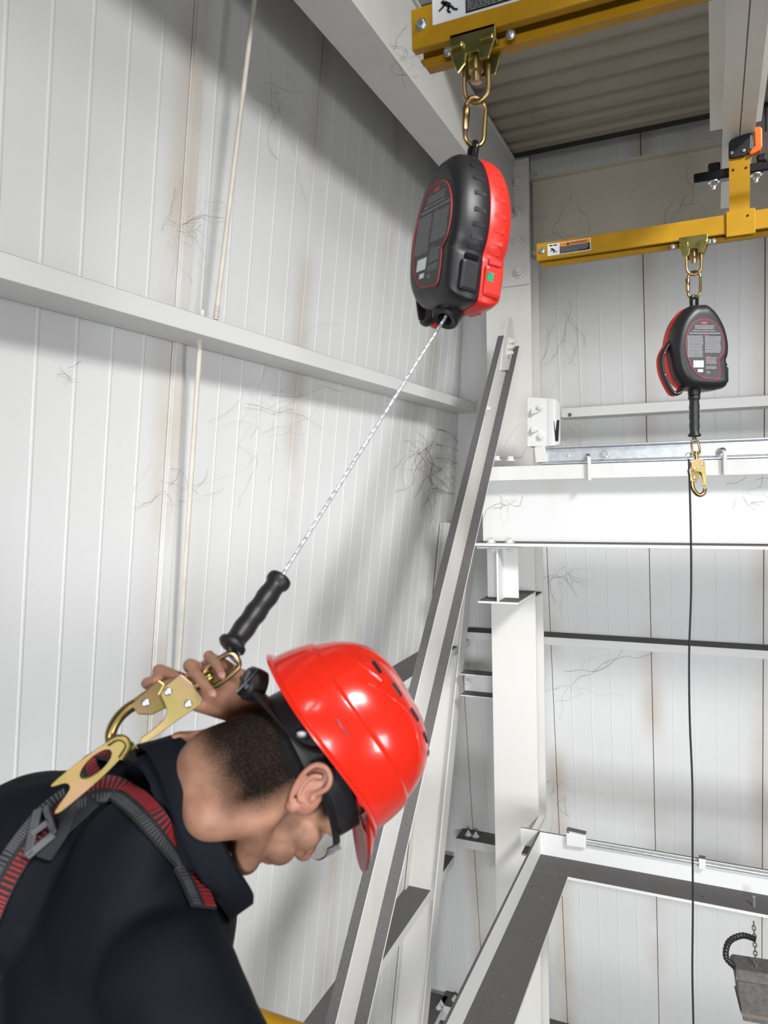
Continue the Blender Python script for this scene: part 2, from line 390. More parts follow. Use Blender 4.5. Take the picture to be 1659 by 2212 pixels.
# girts along the left wall (C sections, web to the room or lip down)
def girt_left(zb, zt, xf, y0, y1, label, lip=False):
    t = thing('wall_girt', label, 'girt', (xf, y0, Z(zb)))
    xw = XL0 + math.tan(TL)*zb + 0.012
    if not lip:
        po = [(xw, zb), (xf, zb), (xf, zt), (xw, zt), (xw, zt-0.006), (xf-0.006, zt-0.006), (xf-0.006, zb+0.006), (xw, zb+0.006)]
    else:
        po = [(xw, zt), (xf, zt), (xf, zb), (xf-0.012, zb), (xf-0.012, zt-0.008), (xw, zt-0.008)]
    MB().prism(po, (0, y0, CZ), (1,0,0), (0,0,1), (0, y1-y0, 0)).build('channel', M['steel'], t, bevel=0.003)
    return t
g0 = girt_left(0.614, 0.692, -1.839, -2.6, 6.10, 'long white wall girt crossing the left wall behind the near arrester')
for px_, py_ in ((1010, 872), (1020, 876), (1028, 866)):
    p = atX(px_, py_, -1.839); bolt(MB(), p, (1, 0, 0), 0.010, 0.008, 0.01).build('bolt', M['white_bolt'], g0, 30)
p = lw(6.03, 0.70); MB().box((p.x, 5.96, Z(0.69)), (p.x+0.16, 6.10, Z(0.70))).build('end_plate', M['steel'], g0, bevel=0.002)
g1 = girt_left(-1.462, -1.394, -2.023, -2.6, 6.40, 'dusty-topped wall girt on the left wall level with the helmet', True)
g2 = girt_left(-3.69, -3.608, -2.322, -2.6, 6.70, 'dusty-topped wall girt on the left wall at the lower edge', True)
g3 = girt_left(-5.30, -5.22, -2.50, 4.0, 6.95, 'lowest dusty girt in the corner of the left wall', True)
for px_, py_, zz, g in ((916, 1903, -3.608, g2), (926, 1888, -3.608, g2), (981, 1376, -1.394, g1), (975, 1792, -3.608, g2), (979, 1788, -3.608, g2), (948, 2178, -5.22, g3), (953, 2170, -5.22, g3)):
    bolt(MB(), atZ(px_, py_, Z(zz)), (0, 0, 1), 0.020, 0.022, 0.022).build('bolt', M['white_bolt'], g, 30)
# girts along the back wall
def girt_back(zb, zt, depth, x0, x1, label, lip=False):
    yw = YB0 - math.tan(TB)*zb - 0.012; yf = yw - depth
    t = thing('wall_girt', label, 'girt', (x0, yf, Z(zb)))
    if not lip: po = [(yw, zb), (yf, zb), (yf, zt), (yw, zt), (yw, zt-0.006), (yf+0.006, zt-0.006), (yf+0.006, zb+0.006), (yw, zb+0.006)]
    else: po = [(yw, zt), (yf, zt), (yf, zb), (yf+0.012, zb), (yf+0.012, zt-0.008), (yw, zt-0.008)]
    MB().prism(po, (x0, 0, CZ), (0,1,0), (0,0,1), (x1-x0, 0, 0)).build('channel', M['steel'], t, bevel=0.003)
    return t, yf
b0, yf0 = girt_back(0.515, 0.592, 0.25, -1.10, 3.4, 'white wall girt across the back wall behind the far arrester')
for px_, py_ in ((1231, 896), ):
    bolt(MB(), atY(px_, py_, yf0), (0, -1, 0), 0.010, 0.006, 0).build('bolt', M['web'], b0, 30)
b1, yf1 = girt_back(-1.378, -1.31, 0.22, -2.05, 3.4, 'dusty-topped back wall girt behind the hanging black cord', True)
bolt(MB(), atZ(1192, 1359, Z(-1.31)), (0, 0, 1), 0.022, 0.025, 0.03).build('bolt', M['white_bolt'], b1, 30)
b2, yf2 = girt_back(-3.43, -3.35, 0.22, -2.25, 3.4, 'dusty-topped back wall girt running behind the lower corner frame', True)
for px_, py_ in ((1012, 1782), (1028, 1785)): bolt(MB(), atZ(px_, py_ + 22, Z(-3.35)), (0, 0, 1), 0.022, 0.024, 0.02).build('bolt', M['white_bolt'], b2, 30)
b3, yf3 = girt_back(-5.30, -5.22, 0.22, -2.55, 3.4, 'lowest back wall girt in the bottom corner', True)
for px_, py_ in ((983, 2160), (997, 2163)): bolt(MB(), atZ(px_, py_, Z(-5.22)), (0, 0, 1), 0.024, 0.026, 0.02).build('bolt', M['white_bolt'], b3, 30)

# sag rods on the left wall
def rod(a, b, r, label):
    t = thing('sag_rod', label, 'rod', b)
    MB().tube([a, b], r, 12).build('rod', M['pipe'], t, 40)
    d = (b - a).normalized(); m = MB()
    for i in range(7): m.lathe([(r*1.05, 0), (r*1.22, 0.003), (r*1.05, 0.006)], b - d*(0.008 + i*0.0075), -d, 12)
    m.build('thread', M['pipe'], t, 30)
    return t
rod(lwall(553, -30, 0.20), lwall(466, 690, 0.15), 0.0105, 'cream sag rod standing on the long left wall girt')
rod(lwall(384, 1480, 0.05), lwall(434, 712, 0.13), 0.0105, 'cream sag rod below the long left wall girt')
MB().cap(lwall(436, 684, 0.15), lwall(437, 674, 0.15), 0.011, 0.011, 10).build('nut', M['pipe'], g0, 30)

# leaning post at the corner of the left wall
t = thing('wall_post', 'cream leaning steel post standing against the left wall in the corner', 'post', lw(6.06, -5.6, 0.3))
def slope_box(m, y0, y1, o0, o1, z0, z1): return m.slab([lw(y0, z0, o0), lw(y1, z0, o0), lw(y1, z0, o1), lw(y0, z0, o1)], lw(0, z1) - lw(0, z0))
slope_box(MB(), 5.97, 6.135, 0.285, 0.30, -5.62, -0.32).build('flange', M['steel_clean'], t, bevel=0.003)
slope_box(MB(), 6.045, 6.06, 0.02, 0.285, -5.62, -0.32).build('web', M['steel_clean'], t)
slope_box(MB(), 5.97, 6.135, 0.012, 0.022, -5.62, -0.32).build('flange', M['steel_clean'], t, bevel=0.003)

# corner column: H section
t = thing('column', 'tall white steel column in the corner under the roof beam', 'column', (-1.42, 5.75, Z(-5.64)))
MB().box((-1.596, 5.60, Z(-5.64)), (-1.247, 5.62, Z(2.44))).build('flange', M['steel_clean'], t, bevel=0.003)
MB().box((-1.596, 5.88, Z(-5.64)), (-1.247, 5.90, Z(2.44))).build('flange', M['steel_clean'], t, bevel=0.003)
MB().box((-1.43, 5.62, Z(-5.64)), (-1.415, 5.88, Z(2.44))).build('web', M['steel_clean'], t)
MB().box((-1.415, 5.622, Z(-0.885)), (-1.250, 5.878, Z(-0.87))).build('stiffener', M['steel'], t)
m = MB().box((-1.46, 5.585, Z(1.50)), (-1.25, 5.60, Z(2.38))); m.build('splice_plate', M['steel_clean'], t, bevel=0.002)
for i in range(4):
    bolt(MB(), (-1.325, 5.585, Z(1.60 + 0.22*i)), (0, -1, 0), 0.035, 0.03, 0.02).build('bolt', M['steel_clean'], t, 30)
MB().slab([atY(1072,988,5.584), atY(1119,917,5.584), atY(1140,913,5.584), atY(1140,962,5.584), atY(1126,988,5.584)], (0, 0.016, 0)).build('gusset', M['steel_clean'], t, bevel=0.002)
# short channel strut between post and column
t = thing('strut', 'short white channel strut between the leaning post and the column', 'strut', atY(1030, 1500, 5.95))
a = atY(997, 1452, 5.9); b = atY(995, 1500, 5.9)
x0, x1 = a.x, -1.55; zt, zb = a.z, b.z
MB().prism([(5.86, zb), (6.0, zb), (6.0, zt), (5.86, zt), (5.86, zt-0.012), (5.985, zt-0.012), (5.985, zb+0.012), (5.86, zb+0.012)], (x0, 0, 0), (0,1,0), (0,0,1), (x1-x0, 0, 0)).build('channel', M['steel'], t, bevel=0.003)
bolt(MB(), (x0+0.03, 5.985, (zt+zb)/2), (0, -1, 0), 0.022, 0.02, 0.02).build('bolt', M['white_bolt'], t, 30)

# roof beam running along the left, roof deck, eave beam
def ipoly(w, h, tf, tw, w2=None):
    w2 = w2 or w
    return [(-w/2, 0), (w/2, 0), (w/2, tf), (tw/2, tf), (tw/2, h-tf), (w2/2, h-tf), (w2/2, h), (-w2/2, h), (-w2/2, h-tf), (-tw/2, h-tf), (-tw/2, tf), (-w/2, tf)]
t = thing('roof_beam', 'cream steel roof beam running along the top of the left wall', 'beam', (-1.455, -2.6, Z(2.0)))
MB().box((-1.56, -2.6, Z(2.0)), (-1.345, 5.58, Z(2.018))).build('flange', M['steel_clean'], t, bevel=0.003)
MB().box((-1.56, -2.6, Z(2.43)), (-1.345, 5.58, Z(2.448))).build('flange', M['steel_clean'], t, bevel=0.003)
MB().box((-1.445, -2.6, Z(2.018)), (-1.36, 5.58, Z(2.43))).build('web', M['steel_clean'], t)
prof = []; y = 3.68
while y < 5.55:
    prof += [(y, 2.47), (y+0.075, 2.47), (y+0.105, 2.51), (y+0.17, 2.51)]; y += 0.2
prof.append((5.56, 2.47))
m = MB(); n = len(prof)
m.add([(-1.56, a, Z(b)) for a, b in prof] + [(3.4, a, Z(b)) for a, b in prof] + [(-1.56, a, Z(b+0.02)) for a, b in prof] + [(3.4, a, Z(b+0.02)) for a, b in prof],
      [(i, i+1, n+i+1, n+i) for i in range(n-1)] + [(2*n+i, 3*n+i, 3*n+i+1, 2*n+i+1) for i in range(n-1)])
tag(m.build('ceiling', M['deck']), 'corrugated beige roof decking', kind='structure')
tag(MB().box((-1.56, 5.50, Z(2.60)), (3.4, 6.10, Z(2.62))).build('light_block_1', M['roof_gap_shade']), kind='structure')  # added cover that keeps light out behind the deck end
tag(MB().box((-2.25, -2.9, Z(2.46)), (-1.50, 6.10, Z(2.48))).build('light_block_2', M['roof_gap_shade']), kind='structure')  # added cover that keeps light out between wall and roof beam
t = thing('eave_beam', 'wide cream eave beam across the top of the back wall', 'beam', (0.5, 5.75, Z(1.76)))
MB().box((-1.247, 5.72, Z(1.76)), (3.4, 5.74, Z(2.30))).build('web', M['steel_grimy'], t, bevel=0.002)
MB().box((-1.247, 5.66, Z(2.30)), (3.4, 5.80, Z(2.318))).build('flange', M['steel_grimy'], t, bevel=0.002)
MB().box((-1.247, 5.66, Z(1.742)), (3.4, 5.80, Z(1.76))).build('flange', M['steel_grimy'], t, bevel=0.002)

# crane runway beam in front of the column, its rail, hook bolts and end stop
t = thing('runway_beam', 'deep white runway beam crossing in front of the corner column', 'beam', (0, 5.1, Z(-0.43)))
MB().box((-1.50, 5.09, Z(-0.405)), (3.4, 5.11, Z(0.10))).build('web', M['steel'], t)
MB().box((-1.535, 4.96, Z(-0.43)), (3.4, 5.24, Z(-0.408))).build('flange', M['steel'], t, bevel=0.002)
MB().prism([(4.95, 0.022), (4.962, 0.022), (4.962, 0.108), (5.238, 0.108), (5.238, 0.022), (5.25, 0.022), (5.25, 0.12), (4.95, 0.12)], (-1.45, 0, CZ), (0,1,0), (0,0,1), (4.85,0,0)).build('cap_channel', M['steel'], t, bevel=0.003)
for px_ in (1061, 1101): 
    p = atY(px_, 1170, 5.0); bolt(MB(), (p.x, 5.0, Z(-0.408)), (0,0,1), 0.022, 0.02, 0).build('bolt', M['white_bolt'], t, 30)
    bolt(MB(), (p.x, 5.04, Z(-0.452)), (0,0,-1), 0.020, 0.02, 0.012).build('bolt', M['white_bolt'], t, 30)
for px_, py_ in ((1073, 995), (1103, 996)): bolt(MB(), atY(px_, py_, 5.0), (0,0,1), 0.022, 0.028, 0).build('bolt', M['white_bolt'], t, 30)
t = thing('crane_rail', 'grey galvanised rail bolted along the top of the runway beam', 'rail', (-1.05, 5.05, Z(0.12)))
MB().prism([(4.995, 0.122), (5.12, 0.122), (5.12, 0.245), (5.02, 0.245), (5.02, 0.233), (5.06, 0.228), (5.06, 0.145), (4.995, 0.135)], (-1.06, 0, CZ), (0,1,0), (0,0,1), (4.4,0,0)).build('rail', M['galv'], t, bevel=0.003)
bolt(MB(), atY(1307, 981, 5.058), (0,-1,0), 0.024, 0.02, 0).build('bolt', M['zinc'], t, 30)
bolt(MB(), atY(1228, 984, 5.058), (0,-1,0), 0.012, 0.004, 0).build('bolt', M['galv'], t, 30)
for k, xx in enumerate((1272, 1565)):
    yy = 985 if k == 0 else 972
    p = atY(xx, yy, 4.925); q = atY(xx + 1, yy + 52, 4.93)
    m = MB().tube(smoothpath([(p.x - 0.035, 5.02, p.z - 0.02), (p.x - 0.012, 4.95, p.z + 0.004), (p.x, 4.925, p.z - 0.012), ((p.x+q.x)/2, 4.925, (p.z+q.z)/2), tuple(q)], 6), 0.013, 10)
    tag(m.build('hook_bolt', M['steel'], None, 40), ['white bent hook bolt clamping the rail left of the hanging cord', 'white bent hook bolt clamping the rail right of the snap hook'][k], 'hook bolt', 'hook bolts on the crane rail')
t = thing('end_stop', 'white bolted end stop with a worn rubber buffer on the runway beam', 'end stop', atY(1165, 965, 5.0))
A = lambda x, y, Y=5.0: atY(x, y, Y)
MB().slab([A(1139,857), A(1146,858), A(1146,965), A(1139,965)], (0, 0.16, 0)).build('side_plate', M['steel'], t, bevel=0.002)
MB().slab([A(1146,857), A(1181,860), A(1181,965), A(1146,964)], (0, 0.014, 0)).build('face_plate', M['steel'], t, bevel=0.002)
ring = []
pr = [(1181, 860, 0.0), (1190, 861, -0.012), (1200, 863, -0.005), (1208, 868, 0.03), (1211, 874, 0.07), (1211, 876, 0.14)]
MB().loft([[A(x, y, 5.0 + d) for x, y, d in pr] + [A(1181, 860, 5.14)], [A(x, 963 - (y-860)*0.4, 5.0 + d) for x, y, d in pr] + [A(1181, 963, 5.14)]]).build('buffer', M['steel'], t, 40)
MB().slab([A(1196,909,4.99), A(1208,907,5.02), A(1206,953,5.02), A(1200,953,4.99)], (0, 0.01, 0)).build('worn_patch', M['black_plastic'], t)
for x, y in ((1168, 880), (1169, 943)): bolt(MB(), A(x, y), (0,-1,0), 0.020, 0.02, 0.006).build('bolt', M['white_bolt'], t, 30)
for x, y in ((1149, 890), (1149, 930)): bolt(MB(), A(x, y, 4.99), (1,0,0), 0.017, 0.022, 0.02).build('bolt', M['white_bolt'], t, 30)
tag(MB().slab([A(1154,966), A(1177,964), A(1178,998), A(1157,1000)], (0, 0.1, 0)).build('packing_block', M['steel_clean'], None, bevel=0.004), 'cream wooden packing block under the end stop', 'block')

# stub bracket carrying the runway beam
t = thing('bracket_stub', 'short white I-section bracket on the column under the runway beam', 'bracket', (-1.385, 5.1, Z(-0.85)))
MB().prism(ipoly(0.29, 0.405, 0.018, 0.014), (-1.385, 5.03, Z(-0.842)), (1,0,0), (0,0,1), (0, 0.57, 0)).build('stub', M['steel'], t, bevel=0.004)
MB().box((-1.50, 5.18, Z(-0.82)), (-1.272, 5.19, Z(-0.46))).build('stiffener', M['steel'], t, bevel=0.002)

# diagonal brace (channel, flanges to the room)
t = thing('diagonal_brace', 'white diagonal channel brace with dusty flanges in front of the corner', 'brace', (-1.31, 1.3, Z(-3.6)))
def sec(zz, e):      # lower edge / upper edge points of the brace at height e along it
    return None
dY, dZ = -0.658, -0.753
def bp(edge, z):     # point on the lower (0) or upper (1) edge line at height z
    y, zz = ((5.376, 1.011), (4.796, 0.854))[edge]
    k = (z - zz) / dZ; return (y + dY*k, z)
def strip(e0, f0, e1, f1, xa, xb, ztop=1.0, zbot=-3.6):   # a plank of the channel between two positions across its depth
    def P(f, z):
        a = bp(0, z); b = bp(1, z); return (a[0]*(1-f) + b[0]*f, z)
    r0 = [Vector((x, P(f, zbot)[0], Z(zbot))) for x, f in ((xa, f0), (xb, f0), (xb, f1), (xa, f1))]
    r1 = [Vector((x, P(f, ztop)[0], Z(ztop))) for x, f in ((xa, f0), (xb, f0), (xb, f1), (xa, f1))]
    return MB().loft([r0, r1])
strip(0, 0.0, 0, 0.035, -1.345, -1.28).build('flange', M['steel'], t, bevel=0.002)
strip(0, 0.965, 0, 1.0, -1.323, -1.28).build('flange', M['steel'], t, bevel=0.002)
def web_ring(z):
    P = lambda f: bp(0, z)[0]*(1-f) + bp(1, z)[0]*f
    return [Vector((-1.345, P(.03), Z(z))), Vector((-1.336, P(.03), Z(z))), Vector((-1.314, P(.97), Z(z))), Vector((-1.323, P(.97), Z(z)))]
MB().loft([web_ring(-3.6), web_ring(1.0)]).build('web', M['steel_clean'], t)
gx = -1.333
pts = [(1096,684), (1103,689), (1107,742), (1096,800), (1078,800), (1083,742)]
MB().slab([atX(x, y, gx) for x, y in pts], (0.014, 0, 0)).build('gusset', M['steel_clean'], t, bevel=0.002)
for x, y in ((1101,738), (1098,750), (1096,763)): bolt(MB(), atX(x, y, gx+0.014), (1,0,0), 0.020, 0.024, 0.02).build('bolt', M['white_bolt'], t, 30)
bolt(MB(), atX(1052, 883, -1.30), (1,0,0), 0.014, 0.016, 0.01).build('bolt', M['white_bolt'], t, 30)

# lower corner frame
t = thing('floor_frame', 'white steel corner frame with dusty flanges at lower right', 'frame', (-1.1, 5.0, Z(-2.56)))
MB().box((-1.115, 4.99, Z(-2.56)), (3.4, 5.005, Z(-2.40))).build('web', M['steel'], t, bevel=0.002)
MB().box((-1.115, 2.2, Z(-2.56)), (-1.10, 4.99, Z(-2.40))).build('web', M['steel'], t, bevel=0.002)
MB().box((-1.10, 4.76, Z(-2.575)), (3.4, 4.99, Z(-2.555))).build('flange', M['steel'], t, bevel=0.002)
MB().box((-1.10, 2.2, Z(-2.575)), (-0.875, 4.76, Z(-2.555))).build('flange', M['steel'], t, bevel=0.002)
MB().box((-1.24, 5.00, Z(-2.52)), (-1.116, 5.012, Z(-2.40))).build('gusset', M['steel'], t)
MB().box((-1.24, 5.012, Z(-2.60)), (-1.13, 5.17, Z(-2.585))).build('seat_plate', M['steel'], t)
MB().box((-1.24, 5.17, Z(-2.60)), (-1.20, 5.60, Z(-2.56))).build('tie', M['steel_clean'], t)
p = atZ(1629, 1958, Z(-2.555)); MB().lathe([(0.008,0),(0.008,0.06)], p, (0,0,1), 10).build('stud', M['zinc'], t, 30)
t = thing('junction_box', 'small white junction box on the lower frame', 'box', atY(1243, 1835, 4.97))
MB().slab([atY(1222,1793,4.95), atY(1265,1803,4.95), atY(1266,1834,4.95), atY(1223,1828,4.95)], (0, 0.06, 0)).build('box', M['steel'], t, bevel=0.008)
bolt(MB(), atY(1227, 1797, 4.95), (0,-1,0), 0.006, 0.004, 0).build('screw', M['web'], t)
a = atY(1267, 1822, 4.965); b = Vector((2.6, 4.965, a.z + 0.0))
t = thing('conduit', 'thin grey conduit running right from the junction box', 'conduit', a)
MB().tube([a, b], 0.011, 10).build('pipe', M['galv'], t, 40)
p = atY(1517, 1868, 4.965); MB().box((p.x-0.02, 4.945, a.z-0.03), (p.x+0.02, 4.99, a.z+0.04)).build('clip', M['steel'], t, bevel=0.003)

# cable tray lamp hanging under the frame at the right edge
t = thing('hanging_lamp', 'dark grey box lamp hanging by a chain under the lower frame', 'lamp', V(1650, 2155, 4.4))
c = Vector((0.42, 4.62, Z(-3.0)))
ux = Vector((1, 0.12, 0)).normalized(); uy = Vector((-0.12, 1, 0)).normalized()
L0 = atY(1590, 2095, 4.62); 
x0 = L0.x
def lp(a, b, z): return Vector((x0, 4.62, 0)) + ux*a + uy*b + Vector((0, 0, z))
zt, zm, zb = Z(-2.79), Z(-2.83), Z(-3.06)
MB().loft([[lp(a, b, zb) for a, b in ((0.02,-0.11),(0.62,-0.11),(0.62,0.11),(0.02,0.11))], [lp(a, b, zm) for a, b in ((-0.01,-0.09),(0.62,-0.09),(0.62,0.09),(-0.01,0.09))]]).build('housing', M['lamp_grey'], t, bevel=0.004)
MB().loft([[lp(a, b, zm) for a, b in ((-0.02,-0.11),(0.64,-0.11),(0.64,0.11),(-0.02,0.11))], [lp(a, b, zt) for a, b in ((-0.01,-0.07),(0.64,-0.07),(0.64,0.07),(-0.01,0.07))]]).build('lid', M['lamp_grey'], t, bevel=0.004)
MB().loft([[lp(a, b, zb-0.004) for a, b in ((0.03,-0.10),(0.62,-0.10),(0.62,0.10),(0.03,0.10))], [lp(a, b, zb+0.05) for a, b in ((0.005,-0.116),(0.62,-0.116),(0.62,0.116),(0.005,0.116))]]).build('rim', plain('lamp_rim_brown', (0.24, 0.20, 0.16), 0.6), t)
MB().lathe([(0.028,0),(0.028,0.05),(0.015,0.055)], lp(0.09,-0.03,zm-0.03), (0,0,1), 14).build('gland', M['lamp_grey'], t, 30)
ct = atZ(1628, 1990, Z(-2.58)); cb = lp(0.10, -0.03, zt)
n = 11
for i in range(n):
    f0 = ct.lerp(cb, i/n); f1 = ct.lerp(cb, (i+1.25)/n); mid = (f0+f1)/2; h = (f1-f0)/2; s = (ux if i % 2 else uy)*0.009
    MB().tube([mid + h*math.cos(a) + s*math.sin(a) for a in [2*math.pi*k/12 for k in range(12)]], 0.0035, 6, True).build('chain_link', M['lamp_grey'], t, 60)
pa = smoothpath([lp(0.10,-0.02,zt+0.16), lp(0.03,-0.02,zt+0.17), lp(-0.04,-0.02,zt+0.12), lp(-0.055,-0.02,zt+0.03), lp(-0.01,-0.02,zt-0.02)], 10)
MB().tube(pa, [0.018 if i % 2 else 0.0145 for i in range(len(pa))], 10).build('flex_conduit', M['black_plastic'], t)

# platform, guard rail behind the man
t = thing('work_platform', 'grey steel platform under the man', 'platform', (-0.9, 0.4, 0))
for i in range(11): MB().box((-1.75 + 0.20*i, -1.6, -0.03), (-1.555 + 0.20*i, 1.45, 0.0)).build('plank', M['grating'], t, bevel=0.003)
for x in (-1.6, 0.3): MB().box((x, -1.6, -0.18), (x + 0.08, 1.45, -0.03)).build('bearer', M['grating'], t)
for x in (-1.6, 0.3):
    for y in (-1.5, 1.3): MB().box((x, y, -3.8), (x + 0.08, y + 0.08, -0.18)).build('leg', M['grating'], t)
a = V(600, 2219, 1.16); b = atZ(668, 2243, a.z); d = (b - a); d.z = 0; d.normalize()
t = thing('guard_rail', 'yellow guard rail just showing below the man’s arm', 'rail', (a.x, a.y, 0))
zc = a.z - 0.004
A0 = Vector((a.x, a.y, zc)) - d*0.35; A1 = Vector((a.x, a.y, zc)) + d*0.30
MB().tube([A0, A1], 0.020, 12).build('top_rail', M['yellow'], t, 40)
for p in (A0.lerp(A1, 0.04), A0.lerp(A1, 0.96)): MB().tube([Vector((p.x, p.y, 0)), p], 0.018, 12).build('post', M['yellow'], t, 40)

# ================================================================== TRACKS, ARM, ARRESTERS
# overhead arm (narrow white beam with a slotted lower flange)
t = thing('overhead_arm', 'narrow white beam overhead at right carrying the yellow tracks', 'beam', (0.07, 3.05, Z(1.0)))
MB().box((0.032, -1.8, Z(1.0)), (0.076, 3.05, Z(1.012))).build('flange', M['steel_clean'], t, bevel=0.001)
MB().box((0.079, -1.8, Z(1.0)), (0.117, 3.05, Z(1.012))).build('flange', M['steel_clean'], t, bevel=0.001)
MB().box((0.066, -1.8, Z(1.012)), (0.088, 3.05, Z(1.15))).build('web', M['steel_clean'], t)
MB().box((-0.002, -1.8, Z(1.15)), (0.150, 2.72, Z(1.165))).build('top_flange', M['steel_clean'], t, bevel=0.001)
MB().box((0.04, -1.8, -3.8), (0.12, -1.72, Z(1.0))).build('post', M['steel_clean'], t)

def pictogram(m, o, u, v, s):
    """a figure tumbling below two blocks"""
    P = lambda a, b: Vector(o) + u*(a*s) + v*(b*s)
    n = u.cross(v)*0.0004
    def quad(a, b, w):
        a, b = Vector(a), Vector(b); d = (b-a).normalized(); k = Vector((-d.y, d.x))*w
        m.slab([P(*(a+k)), P(*(b+k)), P(*(b-k)), P(*(a-k))], n)
    m.slab([P(.12,.80), P(.44,.80), P(.48,.92), P(.08,.92)], n); m.slab([P(.56,.80), P(.88,.80), P(.92,.92), P(.52,.92)], n)
    m.slab([P(.33+.075*math.cos(a), .55+.075*math.sin(a)) for a in [k*math.pi/5 for k in range(10)]], n)
    quad((.38,.52), (.60,.36), .085); quad((.44,.50), (.30,.36), .04); quad((.30,.36), (.18,.28), .035)
    quad((.58,.38), (.50,.20), .05); quad((.50,.20), (.62,.12), .04); quad((.62,.36), (.74,.20), .045); quad((.74,.20), (.88,.16), .04)
def warning_label(par, o, u, v, w, h):
    """white sticker: pictogram left, orange heading and small print on black at right"""
    n = u.cross(v).normalized()
    o = Vector(o)
    lab = MB().slab([o, o + u*w, o + u*w + v*h, o + v*h], n*0.0006).build('warning_label', M['label_white'], par)
    q = o + n*0.0006
    m = MB(); pictogram(m, q + u*(h*0.06) + v*(h*0.12), u, v, h*0.84); m.build('pictogram', M['label_black'], lab)
    x0 = h*1.04; x1 = w - h*0.05
    MB().slab([q + u*x0 + v*(h*.66), q + u*x1 + v*(h*.66), q + u*x1 + v*(h*.95), q + u*x0 + v*(h*.95)], n*0.0003).build('heading_band', M['label_orange'], lab)
    MB().slab([q + u*x0 + v*(h*.06), q + u*x1 + v*(h*.06), q + u*x1 + v*(h*.645), q + u*x0 + v*(h*.645)], n*0.0003).build('text_band', M['label_black'], lab)
    cx = (x0 + x1)/2; s = h*0.26
    text_mesh('WARNING', h*0.30, 0.0002, M['label_black'], q + u*(cx - h*0.42) + v*(h*.70) + n*0.0004, u, v, lab)
    a = q + u*(cx - h*0.70) + v*(h*.69) + n*0.0003
    MB().slab([a, a + u*s, a + u*(s/2) + v*(s*0.9)], n*0.0003).build('warning_triangle', M['label_black'], lab)
    rnd = random.Random(5); m = MB()
    for i in range(8):
        x = x0 + h*0.05; y = h*(0.585 - 0.065*i); end = x1 - h*(0.06 + rnd.random()*(0.25 if i < 6 else 0.9))
        while x < end:
            l = h*rnd.uniform(0.05, 0.20); m.slab([q + u*x + v*y, q + u*min(x+l, end) + v*y, q + u*min(x+l, end) + v*(y + h*.03), q + u*x + v*(y + h*.03)], n*0.0005); x += l + h*0.03
    m.build('small_print', M['label_grey'], lab)
    return lab
def track(Y, x0, x1, zb, h, label):
    t = thing('track_rail', label, 'track', (x0, Y, Z(zb)))
    f = h/0.068; e = 0.030*f
    po = [(-e, h), (e, h), (e, 0), (.011, 0), (.011, .005), (e-.005, .005), (e-.005, h-.005), (-e+.005, h-.005), (-e+.005, .005), (-.011, .005), (-.011, 0), (-e, 0)]
    MB().prism(po, (x0, Y + e, Z(zb)), (0,1,0), (0,0,1), (x1-x0, 0, 0)).build('rail', M['yellow'], t, bevel=0.002)
    MB().box((x0 + 0.012, Y + e*1.1, Z(zb) - 0.016*f), (x1, Y + e*1.9, Z(zb) - 0.001)).build('lower_lip', M['yellow'], t, bevel=0.001)
    bolt(MB(), (x0 + 0.019, Y, Z(zb) + h*0.56), (0,-1,0), 0.0068, 0.006, 0.0).build('bolt', M['zinc'], t, 30)
    return t
YA, YBt = 1.204, 2.447
tA = track(YA, -0.466, 0.60, 0.744, 0.068, 'near yellow track rail overhead carrying the large arrester')
tB = track(YBt, -0.524, 0.75, 0.727, 0.056, 'far yellow track rail with a warning label and a mounting bracket')
p0 = atY(935, 57, YA); p1 = atY(935, 5, YA)
warning_label(tA, Vector((p0.x, YA - 0.0002, p0.z + 0.001)), Vector((1,0,0)), Vector((0,0,1)), 0.185, 0.056)
p0 = atY(1183, 549, YBt)
warning_label(tB, Vector((p0.x, YBt - 0.0002, Z(0.727) + 0.0105)), Vector((1,0,0)), Vector((0,0,1)), 0.137, 0.038)
for tt, Y, zb, xs in ((tA, YA, 0.744, (-0.405, -0.297)), (tB, YBt, 0.727, (-0.108, -0.004, 0.006))):
    for x in xs:
        bolt(MB(), (x, Y + 0.012, Z(zb) - 0.012), (0,-1,0), 0.005, 0.005, 0.006).build('stop_bolt', M['zinc'], tt, 30)
